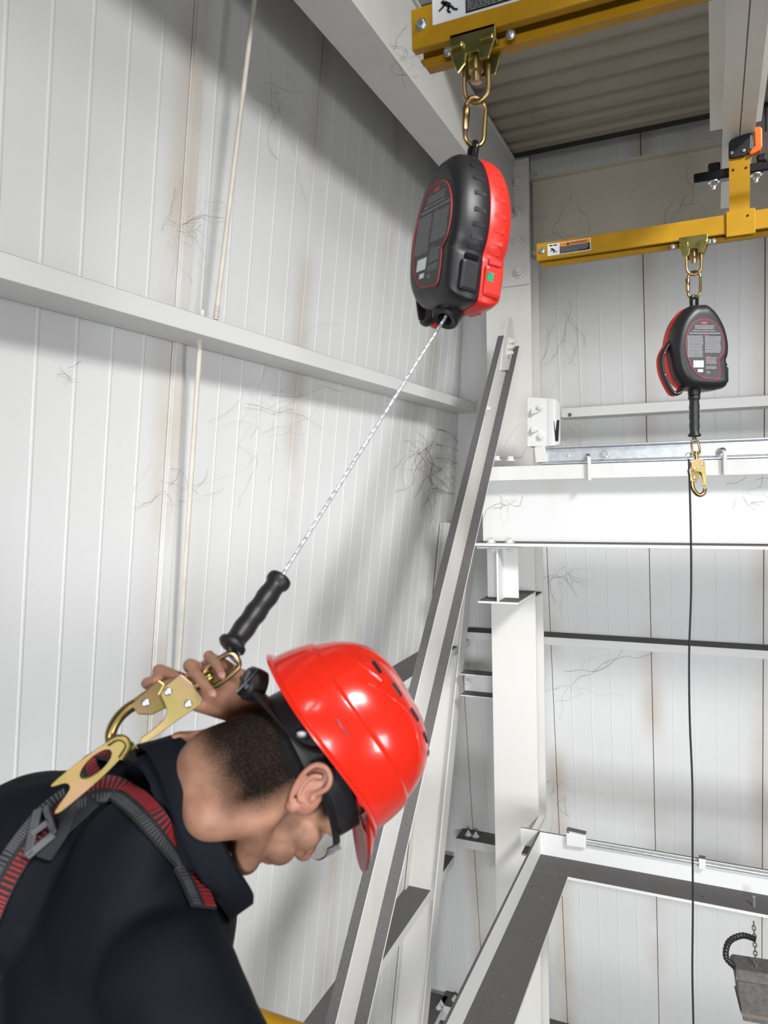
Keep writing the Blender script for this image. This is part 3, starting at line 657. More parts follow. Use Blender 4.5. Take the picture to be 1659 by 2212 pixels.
# brackets that hang the tracks from the arm
def arm_bracket(Y, zb, h, label):
    t = thing('track_bracket', label, 'bracket', (0.075, Y, Z(zb)))
    e = 0.030*h/0.068
    MB().box((0.040, Y - 0.006, Z(zb) - 0.012), (0.118, Y - 0.0005, Z(zb) + h + 0.006)).build('saddle_cheek', M['yellow'], t, bevel=0.002)
    MB().box((0.040, Y + 2*e + 0.0005, Z(zb) - 0.012), (0.118, Y + 2*e + 0.006, Z(zb) + h + 0.006)).build('saddle_cheek', M['yellow'], t, bevel=0.002)
    MB().box((0.040, Y - 0.0005, Z(zb) + h + 0.0005), (0.118, Y + 2*e + 0.0005, Z(zb) + h + 0.006)).build('saddle_top', M['yellow'], t)
    zs = [(Z(zb) + h, Y + 0.012), (Z(zb) + h + 0.028, Y + 0.010), (Z(zb) + h + 0.045, Y - 0.004), (Z(zb) + h + 0.06, Y - 0.012), (Z(0.945), Y - 0.012)]
    MB().loft([[(0.049, y, z), (0.104, y, z), (0.104, y + 0.006, z), (0.049, y + 0.006, z)] for z, y in zs]).build('strap', M['yellow'], t, 60)
    for x in (0.060, 0.094):
        MB().lathe([(0.0035,0),(0.0035,0.001)], (x, Y - 0.0125, Z(0.905)), (0,-1,0), 10).build('hole', M['black_plastic'], t)
    MB().lathe([(0.0035,0),(0.0035,0.001)], (0.098, Y - 0.0065, Z(zb) + h*0.75), (0,-1,0), 10).build('hole', M['black_plastic'], t)
    c = thing('beam_clamp', label.replace('yellow bracket', 'black clamp bar').replace('track from', 'bracket to'), 'clamp', (0.075, Y, Z(0.92)))
    MB().box((-0.048, Y + 0.0, Z(0.892)), (0.21, Y + 0.04, Z(0.920))).build('bar', M['black_gloss'], c, bevel=0.005)
    MB().box((-0.008, Y + 0.004, Z(0.92)), (0.026, Y + 0.036, Z(0.945))).build('jaw', M['black_gloss'], c, bevel=0.006)
    MB().box((0.122, Y + 0.004, Z(0.92)), (0.15, Y + 0.036, Z(0.945))).build('jaw', M['black_gloss'], c, bevel=0.006)
    for x in (0.008, 0.122):
        m = MB().lathe([(0.017,0),(0.017,0.003)], (x, Y + 0.018, Z(0.892)), (0,0,-1), 18); m.lathe([(0.010,0.003),(0.010,0.012)], (x, Y + 0.018, Z(0.892)), (0,0,-1), 6); m.lathe([(0.0055,0.012),(0.0055,0.022)], (x, Y + 0.018, Z(0.892)), (0,0,-1), 8)
        m.build('clamp_bolt', M['zinc'], c, 30)
    m = MB(); r = 0.012
    m.slab([Vector((0.048, Y - 0.020, Z(0.955))) + Vector((a, 0, b)) for a, b in ((0,-.012),(.006,-.018),(.042,-.018),(.054,-.010),(.060,0.0),(.062,.040),(.058,.046),(.008,.038),(0,.030))], (0, 0.03, 0)).build('pulley_head', M['black_plastic'], c, bevel=0.004)
    for x in (0.056, 0.088): m = MB().lathe([(0.0045,0),(0.0045,0.002),(0.002,0.0025)], (x, Y - 0.020, Z(0.952)), (0,-1,0), 12).build('rivet', M['zinc'], c, 30)
    MB().slab([Vector((0.100, Y - 0.024, Z(0.942))) + Vector((a, 0, b)) for a, b in ((0,0),(.010,.012),(.016,.016),(.014,.064),(.018,.070),(.030,.070),(.036,.062),(.036,.012),(.030,.002),(.016,-.004),(.004,-.006))], (0, 0.026, 0)).build('release_lever', M['orange'], c, bevel=0.004)
    return t
arm_bracket(YBt, 0.727, 0.056, 'yellow bracket holding the far track from the overhead arm')
arm_bracket(YA, 0.744, 0.068, 'yellow bracket holding the near track from the overhead arm')

# trolley with swivel shackle (origin at the underside of the track)
def make_trolley(Mx, label):
    t = thing('track_trolley', label, 'trolley', M=Mx, group='trolleys under the yellow tracks')
    k = dict(parent=t, local=True)
    MB().slab([(-.040,-.012,.008), (.040,-.012,.008), (.040,-.012,-.014), (.028,-.012,-.046), (.012,-.012,-.046), (.010,-.012,-.030), (-.010,-.012,-.030), (-.012,-.012,-.046), (-.026,-.012,-.060), (-.036,-.012,-.034), (-.040,-.012,-.014)], (0,.004,0)).build('front_plate', M['gold_green'], bevel=0.002, **k)
    MB().slab([(-.040,.030,.008), (.040,.030,.008), (.040,.030,-.014), (.028,.030,-.052), (-.026,.030,-.052), (-.040,.030,-.014)], (0,.004,0)).build('back_plate', M['gold_green'], bevel=0.002, **k)
    MB().box((-.038,-.008,-.012), (.038,.030,-.004)).build('bridge', M['gold_green'], bevel=0.002, **k)
    for x in (-.026, .026): MB().box((x-.012,-.020,-.020), (x+.012,-.010,-.010)).build('lug', M['gold_green'], bevel=0.003, **k)
    MB().lathe([(.009,.004),(.009,-.022),(.012,-.023),(.012,-.030)], (0,.008,0), (0,0,1), 16).build('stem', M['gold_green'], smooth=35, **k)
    MB().lathe([(.012,-.030),(.0125,-.034),(.0115,-.035),(.0125,-.037),(.0125,-.052),(.010,-.055)], (0,.008,0), (0,0,1), 20).build('swivel_barrel', M['gold_pale'], smooth=35, **k)
    MB().lathe([(.009,-.055),(.009,-.070),(.0045,-.071)], (0,.008,0), (0,0,1), 16).build('socket_screw', M['gold_pale'], smooth=35, **k)
    pts = [(-.021,.008,-.046), (-.021,.008,-.080)] + [(-.021*math.cos(a), .008, -.080 - .024*math.sin(a)) for a in [math.pi*i/10 for i in range(1, 10)]] + [(.021,.008,-.080), (.021,.008,-.046)]
    MB().tube(pts, .0046, 12).build('shackle', M['gold_pale'], smooth=60, **k)
    return t
def make_carabiner(Mx, label):     # hangs in the shackle, origin at its top bar centre
    t = thing('carabiner', label, 'carabiner', M=Mx, group='screw gate carabiners above the arresters')
    k = dict(parent=t, local=True)
    w, h, r = .018, .080, .0042
    pts = [(w*math.cos(a), 0, -w + w*math.sin(a)) for a in [math.pi*i/8 for i in range(9)]] + [(-w*math.cos(a), 0, -h + w - w*math.sin(a)) for a in [math.pi*i/8 for i in range(9)]]
    MB().tube(pts, r, 12, True).build('link', M['gold'], smooth=60, **k)
    MB().lathe([(.0055,-.018),(.0068,-.020),(.0068,-.042),(.0060,-.044),(.0060,-.056),(.0048,-.058)], (-w,0,0), (0,0,1), 18).build('screw_sleeve', M['gold'], smooth=35, **k)
    return t
# self-retracting fall arrester, origin at the top of its eye, label looks along -Y
OUT = [(0,0),(25,-2),(52,-28),(75,-70),(86,-115),(86,-150),(79,-172),(81,-182),(84,-235),(77,-250),(40,-256),(0,-254),(-35,-250),(-60,-232),(-78,-200),(-88,-150),(-88,-115),(-78,-70),(-58,-32),(-28,-4)]
def outline(sc, cz=-130.0, k=5, off=0.0):
    P = smoothpath([Vector((a*sc, 0, cz + (b-cz)*sc)) for a, b in OUT], k, True)
    return [Vector((p.x, 0, p.z))*0.001 for p in P]
def make_arrester(Mx, label):
    t = thing('fall_arrester', label, 'fall arrester', M=Mx, group='fall arresters hanging from the tracks')
    k = dict(parent=t, local=True)
    ZT = -0.034
    def half(sg, steps): return [[Vector((p.x, sg*y, p.z + ZT)) for p in outline(s)] for y, s in steps]
    MB().loft(half(-1, [(.001,.985),(.004,1.0),(.022,1.0),(.036,.975),(.047,.925),(.053,.865),(.0555,.80),(.056,.74)])).build('front_shell', M['black_plastic'], smooth=40, **k)
    MB().loft(half(1, [(.001,.985),(.004,1.0),(.024,1.0),(.036,.97),(.045,.91),(.049,.82),(.050,.70)])).build('back_shell', M['red_plastic'], smooth=40, **k)
    # raised grip ribs round the free edge and the square corner pockets
    ol = outline(1.0); n = len(ol)
    for i in range(10, 34, 3):
        p = ol[i]; q = ol[i+1]; d = (q - p).normalized(); nn = Vector((d.z, 0, -d.x))
        if nn.x < 0: nn = -nn
        for sg, mt in ((-1, 'black_plastic'), (1, 'red_plastic')):
            c = p + Vector((0, sg*.019, ZT)) + nn*.0003
            MB().obox(c, d*.0036, Vector((0, .011, 0)), nn*.0005).build('grip_rib', M[mt], bevel=0.001, **k)
    for sg, mt in ((-1, 'black_plastic'), (1, 'red_plastic')):
        MB().box((.060, min(sg*.004, sg*.040), ZT-.236), (.0885, max(sg*.004, sg*.040), ZT-.186)).build('corner_block', M[mt], bevel=0.006, **k)
        MB().box((.072, min(sg*.010, sg*.034), ZT-.185), (.0865, max(sg*.010, sg*.034), ZT-.176)).build('corner_slot', M['black_gloss' if sg < 0 else 'label_red'], bevel=0.002, **k)
        MB().obox((.030, sg*.030, ZT-.2525), (.016,0,0), (0,.004,0), (0,0,.0035)).build('base_rib', M[mt], bevel=0.002, **k)
    MB().box((.0886, .008, ZT-.212), (.0891, .020, ZT-.198)).build('inspection_sticker', M['green'], **k)
    # label
    LB = [(0,-48),(30,-56),(52,-82),(62,-118),(58,-150),(44,-168),(47,-176),(47,-224),(20,-226),(-10,-222),(-38,-200),(-56,-160),(-62,-118),(-52,-82),(-30,-56)]
    lp = [Vector((p.x, 0, p.z))*0.001 for p in smoothpath([Vector((a, 0, b)) for a, b in LB], 6, True)]
    lab = MB().slab([Vector((p.x, -.0572, p.z + ZT)) for p in lp], (0, .0012, 0)).build('data_label', M['label_dark'], **k)
    MB().tube([Vector((p.x*.985, -.0574, (p.z+.135)*.985 - .135 + ZT)) for p in lp], .0009, 6, True).build('label_border', M['label_red'], lab, local=True)
    kk = dict(parent=lab, local=True); yl = -.0574
    rnd = random.Random(3); m = MB()
    def lines(x0, x1, z0, z1, step, hgt, red=False):
        z = z0
        while z > z1:
            x = x0; e = x1 - rnd.random()*.004
            while x < e:
                l = rnd.uniform(.002, .008); xe = min(x+l, e)
                m.add([(x, yl, z), (xe, yl, z), (xe, yl, z+hgt), (x, yl, z+hgt)], [(0,1,2,3)]); x = xe + .0011
            z -= step
    lines(-.030, .032, ZT-.070, ZT-.080, .0042, .0018); lines(-.038, .036, ZT-.085, ZT-.088, .0042, .0018); lines(-.048, .050, ZT-.0925, ZT-.093, .003, .0022)
    lines(-.054, -.004, ZT-.100, ZT-.163, .0031, .0015); lines(.001, .052, ZT-.102, ZT-.150, .0031, .0015)
    lines(.004, .040, ZT-.164, ZT-.184, .0036, .0014); lines(.004, .038, ZT-.190, ZT-.200, .0034, .0014); lines(.006, .018, ZT-.206, ZT-.213, .0036, .0016)
    m.build('small_print', M['label_grey'], **kk)
    m = MB(); m.add([(-.009,yl,ZT-.064),(.007,yl,ZT-.064),(.007,yl,ZT-.058),(-.009,yl,ZT-.058)], [(0,1,2,3)])
    m.add([(.001,yl,ZT-.0985),(.014,yl,ZT-.0985),(.014,yl,ZT-.0970),(.001,yl,ZT-.0970)], [(0,1,2,3)])
    m.add([(.004,yl,ZT-.1605),(.016,yl,ZT-.1605),(.016,yl,ZT-.159),(.004,yl,ZT-.159)], [(0,1,2,3)])
    m.build('red_mark', M['label_red'], **kk)
    MB().slab([(-.036,yl,ZT-.192),(-.004,yl,ZT-.192),(-.004,yl,ZT-.172),(-.036,yl,ZT-.172)], (0,-.0002,0)).build('white_field', M['label_white'], **kk)
    MB().slab([(-.022,yl,ZT-.206),(-.006,yl,ZT-.206),(-.006,yl,ZT-.198),(-.022,yl,ZT-.198)], (0,-.0002,0)).build('white_field', M['label_white'], **kk)
    # carrying handle
    hp = smoothpath([(-.082,0,ZT-.108),(-.098,0,ZT-.128),(-.111,0,ZT-.158),(-.108,0,ZT-.196),(-.094,0,ZT-.232),(-.074,0,ZT-.262),(-.056,0,ZT-.262),(-.046,0,ZT-.246)], 6)
    h = MB().tube([p + Vector((0,-.010,0)) for p in hp], .0075, 12, flat=(1.25,.8), up=(0,1,0)).build('carry_handle', M['black_plastic'], smooth=50, **k)
    MB().tube([p + Vector((0,.009,0)) for p in hp], .0072, 12, flat=(1.2,.8), up=(0,1,0)).build('handle_back', M['red_plastic'], smooth=50, **k)
    for i in (9, 20, 30): MB().ball(hp[i] + Vector((0,-.0195,0)), (.0022,.0015,.0022), None, 8, 6).build('screw', M['zinc'], h, 60, local=True)
    # swivel eye
    ep = [(.0095*math.cos(a), 0, -.012 + .0105*math.sin(a)) for a in [math.pi*(i/10) for i in range(11)]]
    ep = [(.0085,0,-.046)] + ep + [(-.0085,0,-.046)]
    MB().tube(ep, .0052, 12).build('swivel_eye', M['black_gloss'], smooth=60, **k)
    MB().lathe([(.022,-.046),(.020,-.038),(.014,-.033),(.010,-.032)], (0,0,0), (0,0,1), 18).build('eye_boss', M['black_plastic'], smooth=35, **k)
    return t
def place(zdir, ndir, org):
    return Matrix.Translation(Vector(org)) @ frame(zdir, ndir).to_4x4()
# --- near set
xA = atY(1020, 95, YA).x
TA = Matrix.Translation((xA, YA + 0.012, Z(0.744)))
trA = make_trolley(TA, 'gold track trolley with swivel shackle under the near yellow track')
shA = TA @ Vector((0, .008, -.1035))
cbM = place((0.08, 0, 1), cv(0.35, 0, 0.9), shA + Vector((0,0,.0088)))
make_carabiner(cbM, 'gold screw gate carabiner above the large near arrester')
upA = cv(0.135, 0.99, 0.05); 
eyeA = cbM @ Vector((0, 0, -.080))
srlA = place(upA, cv(-0.90, 0, 0.43), eyeA + upA*0.0075)
arA = make_arrester(srlA, 'large black and red fall arrester hanging near the camera, cable pulled out')
# --- far set
xB = atY(1498, 515, YBt).x
TBm = Matrix.Translation((xB, YBt + 0.010, Z(0.727)))
copy_tree(trA, TBm, 'gold track trolley with swivel shackle under the far yellow track')
shB = TBm @ Vector((0, .008, -.1035))
cbB = place((0, 0, 1), cv(-0.55, 0, 0.83), shB + Vector((0,0,.0088)))
make_carabiner(cbB, 'gold screw gate carabiner above the small far arrester')
upB_ = Vector((0, 0, 1))
srlB = place(upB_, cv(0.12, 0, 0.99), (cbB @ Vector((0, 0, -.080))) + upB_*0.0075)
copy_tree(arA, srlB, 'smaller far black and red fall arrester with its label facing the camera')

# lifeline grip (origin at its top flange, runs down -Z)
GP = [(.010,0),(.017,-.001),(.0178,-.005),(.017,-.010),(.0142,-.014),(.0138,-.020),(.0150,-.030),(.0153,-.036),(.0140,-.046),(.0139,-.051),(.0150,-.060),(.0153,-.066),(.0140,-.075),(.0139,-.080),(.0150,-.089),(.0149,-.095),(.0135,-.107),(.0142,-.114),(.0190,-.118),(.0192,-.122),(.0160,-.125),(.006,-.1255)]
def nozzle(par, a, d):
    MB().lathe([(.0235,-.020),(.0250,-.006),(.0240,.008),(.0235,.016),(.0205,.019),(.0130,.017),(.0115,-.002)], a, d, 22).build('cable_nozzle', M['black_plastic'], par, 40)
# near lifeline: cable from the arrester to the grip in the man's hand
bA = srlA @ Vector((.012, -.010, -.290))
g_top = V(606, 1249, 1.03); g_bot = V(499, 1397, 0.955)
gd = (g_bot - g_top).normalized()
cd = (g_top - bA).normalized()
nozzle(arA, bA, cd)
nozB = srlB @ Vector((-.004, -.004, -.286))
t = thing('lifeline_cable', 'grey steel wire lifeline running from the near arrester to the black grip', 'cable', bA)
m = MB(); L = (g_top - bA).length; a = cd.orthogonal().normalized(); b = cd.cross(a); ns = 560
for s in range(6):
    m.tube([bA + cd*(L*i/ns) + (a*math.cos(i*0.50 + s*math.pi/3) + b*math.sin(i*0.50 + s*math.pi/3))*0.0017 for i in range(ns+1)], 0.0011, 5)
m.tube([bA, g_top], 0.0014, 6); m.build('wire_rope', M['cable'], t, 60)
GM = place(-gd, cv(0, 0, 1), g_top)
gr = MB().lathe([(r, h) for r, h in GP], (0,0,0), (0,0,1), 26); gr.v = [GM @ p for p in gr.v]
tg = thing('lifeline_grip', 'black wavy rubber grip on the lifeline above the man’s hand', 'grip', g_top)
gr.build('grip', M['black_plastic'], tg, 50)
# far grip
gB = nozB + Vector((0, 0, -.018))
nB_ = arA  # far nozzle belongs to the far unit
far_unit = [o for o in bpy.data.objects if o.get('label', '').startswith('smaller far')][0]
MB().lathe([(.0170,.012),(.0185,0),(.0180,-.016),(.0150,-.018)], nozB, (0,0,1), 22).build('cable_nozzle', M['black_plastic'], far_unit, 40)
tg2 = thing('lifeline_grip', 'black wavy rubber grip hanging under the small far arrester', 'grip', gB)
MB().lathe(GP, gB, (0,0,1), 26).build('grip', M['black_plastic'], tg2, 50)

# double-locking snap hook: origin at the top of its swivel ring, hangs along -Z, spine on -X, front looks along -Y
def make_hook(Mx, label):
    t = thing('snap_hook', label, 'snap hook', M=Mx, group='snap hooks on the lifelines')
    k = dict(parent=t, local=True)
    pts = smoothpath([(-.004,0,-.0005),(.004,0,-.0005),(.0100,0,-.005),(.0120,0,-.015),(.0125,0,-.030),(.0115,0,-.040),(.007,0,-.044),(-.007,0,-.044),(-.0115,0,-.040),(-.0125,0,-.030),(-.0120,0,-.015),(-.0100,0,-.005)], 3, True)
    MB().tube(pts, .0034, 10, True).build('swivel_ring', M['gold'], smooth=60, **k)
    MB().lathe([(.006,-.034),(.0078,-.037),(.0078,-.046),(.0066,-.050),(.0060,-.056),(.0060,-.066)], (-.002,0,0), (0,0,1), 16).build('swivel_pin', M['gold'], smooth=40, **k)
    def poly(pp, y0, y1, name, mat, bev=.0012):
        return MB().slab([(a*.001, y0, b*.001) for a, b in pp], (0, y1-y0, 0)).build(name, mat, bevel=bev, **k)
    # forged body: head, spine and curved nose
    sp = smoothpath([(-22,0,-112),(-27,0,-122),(-28.5,0,-134),(-26,0,-149),(-18,0,-163),(-7,0,-169),(4,0,-166),(10,0,-157),(10.5,0,-150)], 5)
    sp = [p*.001 for p in sp]; n_ = len(sp)
    MB().tube(sp, [.0074 - .0014*i/n_ for i in range(n_)], 12, flat=(1.0, .95), up=(0,1,0)).build('hook_body', M['gold'], smooth=60, **k)
    poly([(-24,-66),(12,-62),(17,-72),(14,-90),(2,-98),(-8,-104),(-16,-120),(-34,-124),(-34,-92)], -.0048, .0048, 'hook_head', M['gold'])
    # locking plates on both faces, lever on the spine
    for y0, y1 in ((-.0080, -.0049), (.0049, .0080)):
        lv = poly([(-25,-64),(-8,-60),(13,-60),(19,-69),(18,-84),(17,-100),(17,-116),(16,-137),(12,-146),(8,-140),(8,-122),(6,-108),(1,-100),(-8,-97),(-20,-95),(-24,-88)], y0, y1, 'gate_plate', M['gold_pale'], .0008)
        if y0 < 0:
            for x, z in ((-17,-87), (9,-77)): MB().ball((x*.001, y0-.0002, z*.001), (.0052,.0026,.0052), None, 14, 8).build('rivet', M['zinc'], lv, 60, local=True)
    lv = poly([(-35,-88),(-26,-85),(-20,-97),(-3,-100),(-6,-116),(-16,-128),(-31,-128)], -.0072, .0072, 'lock_lever', M['gold'], .0012)
    MB().ball((-.022, -.0074, -.114), (.0052,.0026,.0052), None, 14, 8).build('rivet', M['zinc'], lv, 60, local=True)
    return t
hk_top = V(512, 1421, 0.945); hk_bot = V(248, 1618, 0.885)
hz = (hk_top - hk_bot)
hS = hz.length/0.170
HM = place(hz, cv(0.10, 0.10, 1.0), hk_top)
HM = HM @ Matrix.Scale(hS, 4)
print('hook scale', hS)
hookA = make_hook(HM, 'large gold snap hook held in the man’s raised hand behind his neck')
# thimble loops between grip and ring
def thimble(par, a, b):
    d = (b - a); s = d.orthogonal().normalized()
    MB().tube([a + s*.003, a + d*.7 + s*.006, b + d*.15, a + d*.7 - s*.006, a - s*.003], .0028, 8).build('cable_eye', M['grey_rubber'], par, 60)
thimble(tg, g_bot - gd*.005, hk_top - hz.normalized()*0.003)
hb = gB + Vector((0, 0, -.135))
hookB = copy_tree(hookA, place((-.12, 0, 1), cv(0.15, 0, 0.98), hb), 'small gold snap hook hanging from the far arrester’s grip')
thimble(tg2, gB + Vector((0,0,-.124)), hb - Vector((0,0,.003)))
# split ring, swivel clip and black cord on the far hook
c0 = V(1488, 985, 2.25); 
t = thing('tag_line', 'thin black cord hanging straight down from the far snap hook', 'cord', c0)
ringc = Vector(c0)
MB().tube([ringc + CAM_R*(.010*math.cos(a)) - CAM_D*(.010*math.sin(a)) for a in [2*math.pi*i/18 for i in range(18)]], .0013, 6, True).build('split_ring', M['zinc'], t, 60)
MB().tube([ringc - CAM_D*.010 + CAM_R*.004, hb + Vector((-.010, -.012, -.052))], .003, 8).build('clip', M['zinc'], t, 60)
rn = random.Random(2); cp = [c0 - Vector((0,0,.010))]
for i in range(1, 14): cp.append(c0 + Vector((rn.uniform(-.004,.004), 0, -.010 - i*.20)))
MB().tube(smoothpath(cp, 4), .0032, 7).build('cord', M['cord'], t, 60)

# ================================================================== THE MAN
from mathutils.bvhtree import BVHTree
T_ = cv(0, 0, 1)
def skin_material():
    m, nt, b = nodes('skin'); b.inputs['Roughness'].default_value = 0.48
    b.inputs['Subsurface Weight'].default_value = 0.10; b.inputs['Subsurface Radius'].default_value = (0.01, 0.004, 0.002); b.inputs['Subsurface Scale'].default_value = 0.3
    tc = N(nt, 'ShaderNodeNewGeometry')
    n1 = N(nt, 'ShaderNodeTexNoise'); n1.inputs['Scale'].default_value = 38; n1.inputs['Detail'].default_value = 5
    nt.links.new(tc.outputs['Position'], n1.inputs['Vector'])
    rp = N(nt, 'ShaderNodeValToRGB'); e = rp.color_ramp.elements
    e[0].position = 0.32; e[0].color = (0.31, 0.152, 0.096, 1); e[1].position = 0.68; e[1].color = (0.44, 0.228, 0.148, 1)
    nt.links.new(n1.outputs['Fac'], rp.inputs['Fac'])
    at_ = N(nt, 'ShaderNodeAttribute', attribute_name='hair'); red = N(nt, 'ShaderNodeAttribute', attribute_name='red')
    mr = N(nt, 'ShaderNodeMix', data_type='RGBA'); mr.inputs[7].default_value = (0.44, 0.17, 0.125, 1)
    nt.links.new(red.outputs['Fac'], mr.inputs[0]); nt.links.new(rp.outputs['Color'], mr.inputs[6])
    n2 = N(nt, 'ShaderNodeTexNoise'); n2.inputs['Scale'].default_value = 650; n2.inputs['Detail'].default_value = 2
    nt.links.new(tc.outputs['Position'], n2.inputs['Vector'])
    ad = N(nt, 'ShaderNodeMath', operation='MULTIPLY_ADD'); ad.inputs[1].default_value = 1.0
    nt.links.new(at_.outputs['Fac'], ad.inputs[0])
    s = N(nt, 'ShaderNodeMapRange'); s.inputs[1].default_value = 0.3; s.inputs[2].default_value = 0.7; s.inputs[3].default_value = -0.11; s.inputs[4].default_value = 0.11
    nt.links.new(n2.outputs['Fac'], s.inputs[0])
    gt = N(nt, 'ShaderNodeMath', operation='MULTIPLY'); nt.links.new(s.outputs[0], gt.inputs[0])
    up = N(nt, 'ShaderNodeMath', operation='MULTIPLY'); up.inputs[1].default_value = 2.2; up.use_clamp = True
    nt.links.new(at_.outputs['Fac'], up.inputs[0]); nt.links.new(up.outputs[0], gt.inputs[1]); nt.links.new(gt.outputs[0], ad.inputs[2])
    cl = N(nt, 'ShaderNodeClamp'); nt.links.new(ad.outputs[0], cl.inputs[0])
    mh = N(nt, 'ShaderNodeMix', data_type='RGBA'); mh.inputs[7].default_value = (0.009, 0.0075, 0.0065, 1)
    nt.links.new(cl.outputs[0], mh.inputs[0]); nt.links.new(mr.outputs[2], mh.inputs[6]); nt.links.new(mh.outputs[2], b.inputs['Base Color'])
    rr = N(nt, 'ShaderNodeMapRange'); rr.inputs[3].default_value = 0.5; rr.inputs[4].default_value = 0.95; nt.links.new(cl.outputs[0], rr.inputs[0]); nt.links.new(rr.outputs[0], b.inputs['Roughness'])
    r5 = N(nt, 'ShaderNodeMapRange'); r5.inputs[3].default_value = 0.45; r5.inputs[4].default_value = 0.05; nt.links.new(cl.outputs[0], r5.inputs[0]); nt.links.new(r5.outputs[0], b.inputs['Specular IOR Level'])
    return m
M['skin'] = skin_material()
M['hair'] = plain('black_hair', (0.008, 0.007, 0.006), 0.8, spec=0.2, nscale=500, namt=0.6, bump=0.6, bscale=700)
M['shirt'] = plain('navy_black_jersey', (0.0042, 0.0056, 0.0100), 0.75, nscale=7, namt=0.2, bump=0.25, bscale=28, spec=0.18)
M['strap'] = plain('black_webbing', (0.012, 0.012, 0.014), 0.7, bump=0.4, bscale=900)
M['strap_red'] = plain('red_webbing_stitch', (0.26, 0.014, 0.018), 0.6)
M['strap_grey'] = plain('grey_webbing_edge', (0.07, 0.075, 0.085), 0.6)
M['trousers'] = plain('dark_work_trousers', (0.03, 0.034, 0.045), 0.8)
M['boot'] = plain('black_boot_leather', (0.02, 0.018, 0.016), 0.5)
M['helmet'] = plain('glossy_red_helmet', (0.68, 0.020, 0.008), 0.21, coat=0.6)
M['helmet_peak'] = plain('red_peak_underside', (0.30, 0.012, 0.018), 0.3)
M['buckle'] = plain('grey_buckle_metal', (0.10, 0.10, 0.108), 0.45, 0.1)
M['nail'] = plain('fingernail', (0.48, 0.26, 0.21), 0.3)
lens_m, _nt, _b = nodes('clear_lens'); _b.inputs['Transmission Weight'].default_value = 1.0; _b.inputs['Roughness'].default_value = 0.02; _b.inputs['IOR'].default_value = 1.30
M['lens'] = lens_m

# head frame: x forward, y to his left, z up (metres, origin between the ears)
hF = cv(.329, -.916, -.225).normalized(); hU = cv(.858, .389, -.335); hU = (hU - hF*hU.dot(hF)).normalized(); hL = hU.cross(hF)
HO = CAM_O - CAM_R*.1275 + CAM_D*.332 + CAM_F*.95
def H(x, y, z): return HO + hF*(x*.001) + hL*(y*.001) + hU*(z*.001)
HMt = Matrix((hF, hL, hU)).transposed()
# torso frame
SY = R_(34)
tu = cv(.42, .907, 0); f0 = cv(.907, -.42, 0)
tf = f0*math.cos(SY) - T_*math.sin(SY); tr = T_*math.cos(SY) + f0*math.sin(SY)
C7 = V(345, 1690, 0.955)
def B(a, b, c): return C7 + tr*a + tu*b + tf*c      # right / up / forward
TM = Matrix((tr, tf, tu)).transposed()
shR = B(.172, -.130, .02); shL = B(-.150, -.100, .03)
elR = V(560, 2500, 0.745); wrR = elR + cv(.20, -.12, -.09)
elL = V(705, 1640, 1.270); wrL = V(596, 1560, 1.080)
hip = B(0, -.50, .05)
def hipj(s): return hip + tr*(.09*s) - Vector((0, 0, .03))
side = Vector((tr.x, tr.y, 0)).normalized(); fw = Vector((tf.x, tf.y, 0)).normalized()
def knee(s): p = hipj(s); return Vector((p.x, p.y, 0.50)) + fw*.05 + side*(.03*s)
def ank(s): p = knee(s); return Vector((p.x, p.y, 0.10)) - fw*.04 + side*(.02*s)

person = thing('person', 'man in a navy shirt bending his head, reaching behind his neck', 'person', (hip.x, hip.y, 0))
m = MB()
# skull, face and neck
m.ball(H(8, 0, 42), (.096, .075, .084), HMt, 28, 18)
m.ball(H(50, 0, -22), (.046, .056, .074), HMt, 24, 16)
m.ball(H(62, 0, 28), (.036, .058, .034), HMt)
for s in (-1, 1):
    m.chain([H(0, 56*s, -18), H(12, 55*s, -52), H(66, 22*s, -86)], [.017, .019, .018])
    m.ball(H(64, 42*s, -12), .023); m.cap(H(86, 38*s, 24), H(92, 10*s, 26), .010, .010)
    m.ball(H(104, 11*s, -24), .0095); m.ball(H(70, 34*s, -45), .022)
m.ball(H(82, 0, -88), .019); m.ball(H(92, 0, -50), (.012, .026, .012), HMt); m.ball(H(90, 0, -61), (.012, .022, .011), HMt)
m.chain([H(96, 0, 20), H(108, 0, -4), H(116, 0, -19)], [.0085, .010, .0125])
m.chain([H(-34, 0, -5), H(-52, 0, -70), C7 + tf*.040 - tu*.01], [.054, .047, .046], 22)
m.chain([H(5, 0, -35), H(-18, 0, -90), B(0, -.05, .08)], [.046, .046, .050], 20)
for s in (-1, 1): m.chain([H(-12, 44*s, -22), H(4, 42*s, -58), H(-14, 26*s, -100)], [.034, .030, .036], 18)
# torso core, arms
m.ball(B(0, -.18, .06), (.145, .09, .17), TM); m.ball(B(0, -.42, .05), (.13, .085, .16), TM)
m.chain([shR, shR.lerp(elR, .5), elR, elR.lerp(wrR, .4), wrR], [.050, .046, .038, .036, .026])
m.chain([shL, shL.lerp(elL, .5), elL, elL.lerp(wrL, .4), wrL], [.048, .044, .038, .037, .028])
m.cap(shR, C7 + tf*.02 - tu*.07, .035, .045); m.cap(shL, C7 + tf*.02 - tu*.07, .035, .045)
for s in (-1, 1): m.chain([hipj(s), knee(s), ank(s), ank(s) + fw*.16 - Vector((0,0,.05))], [.075, .050, .036, .028])
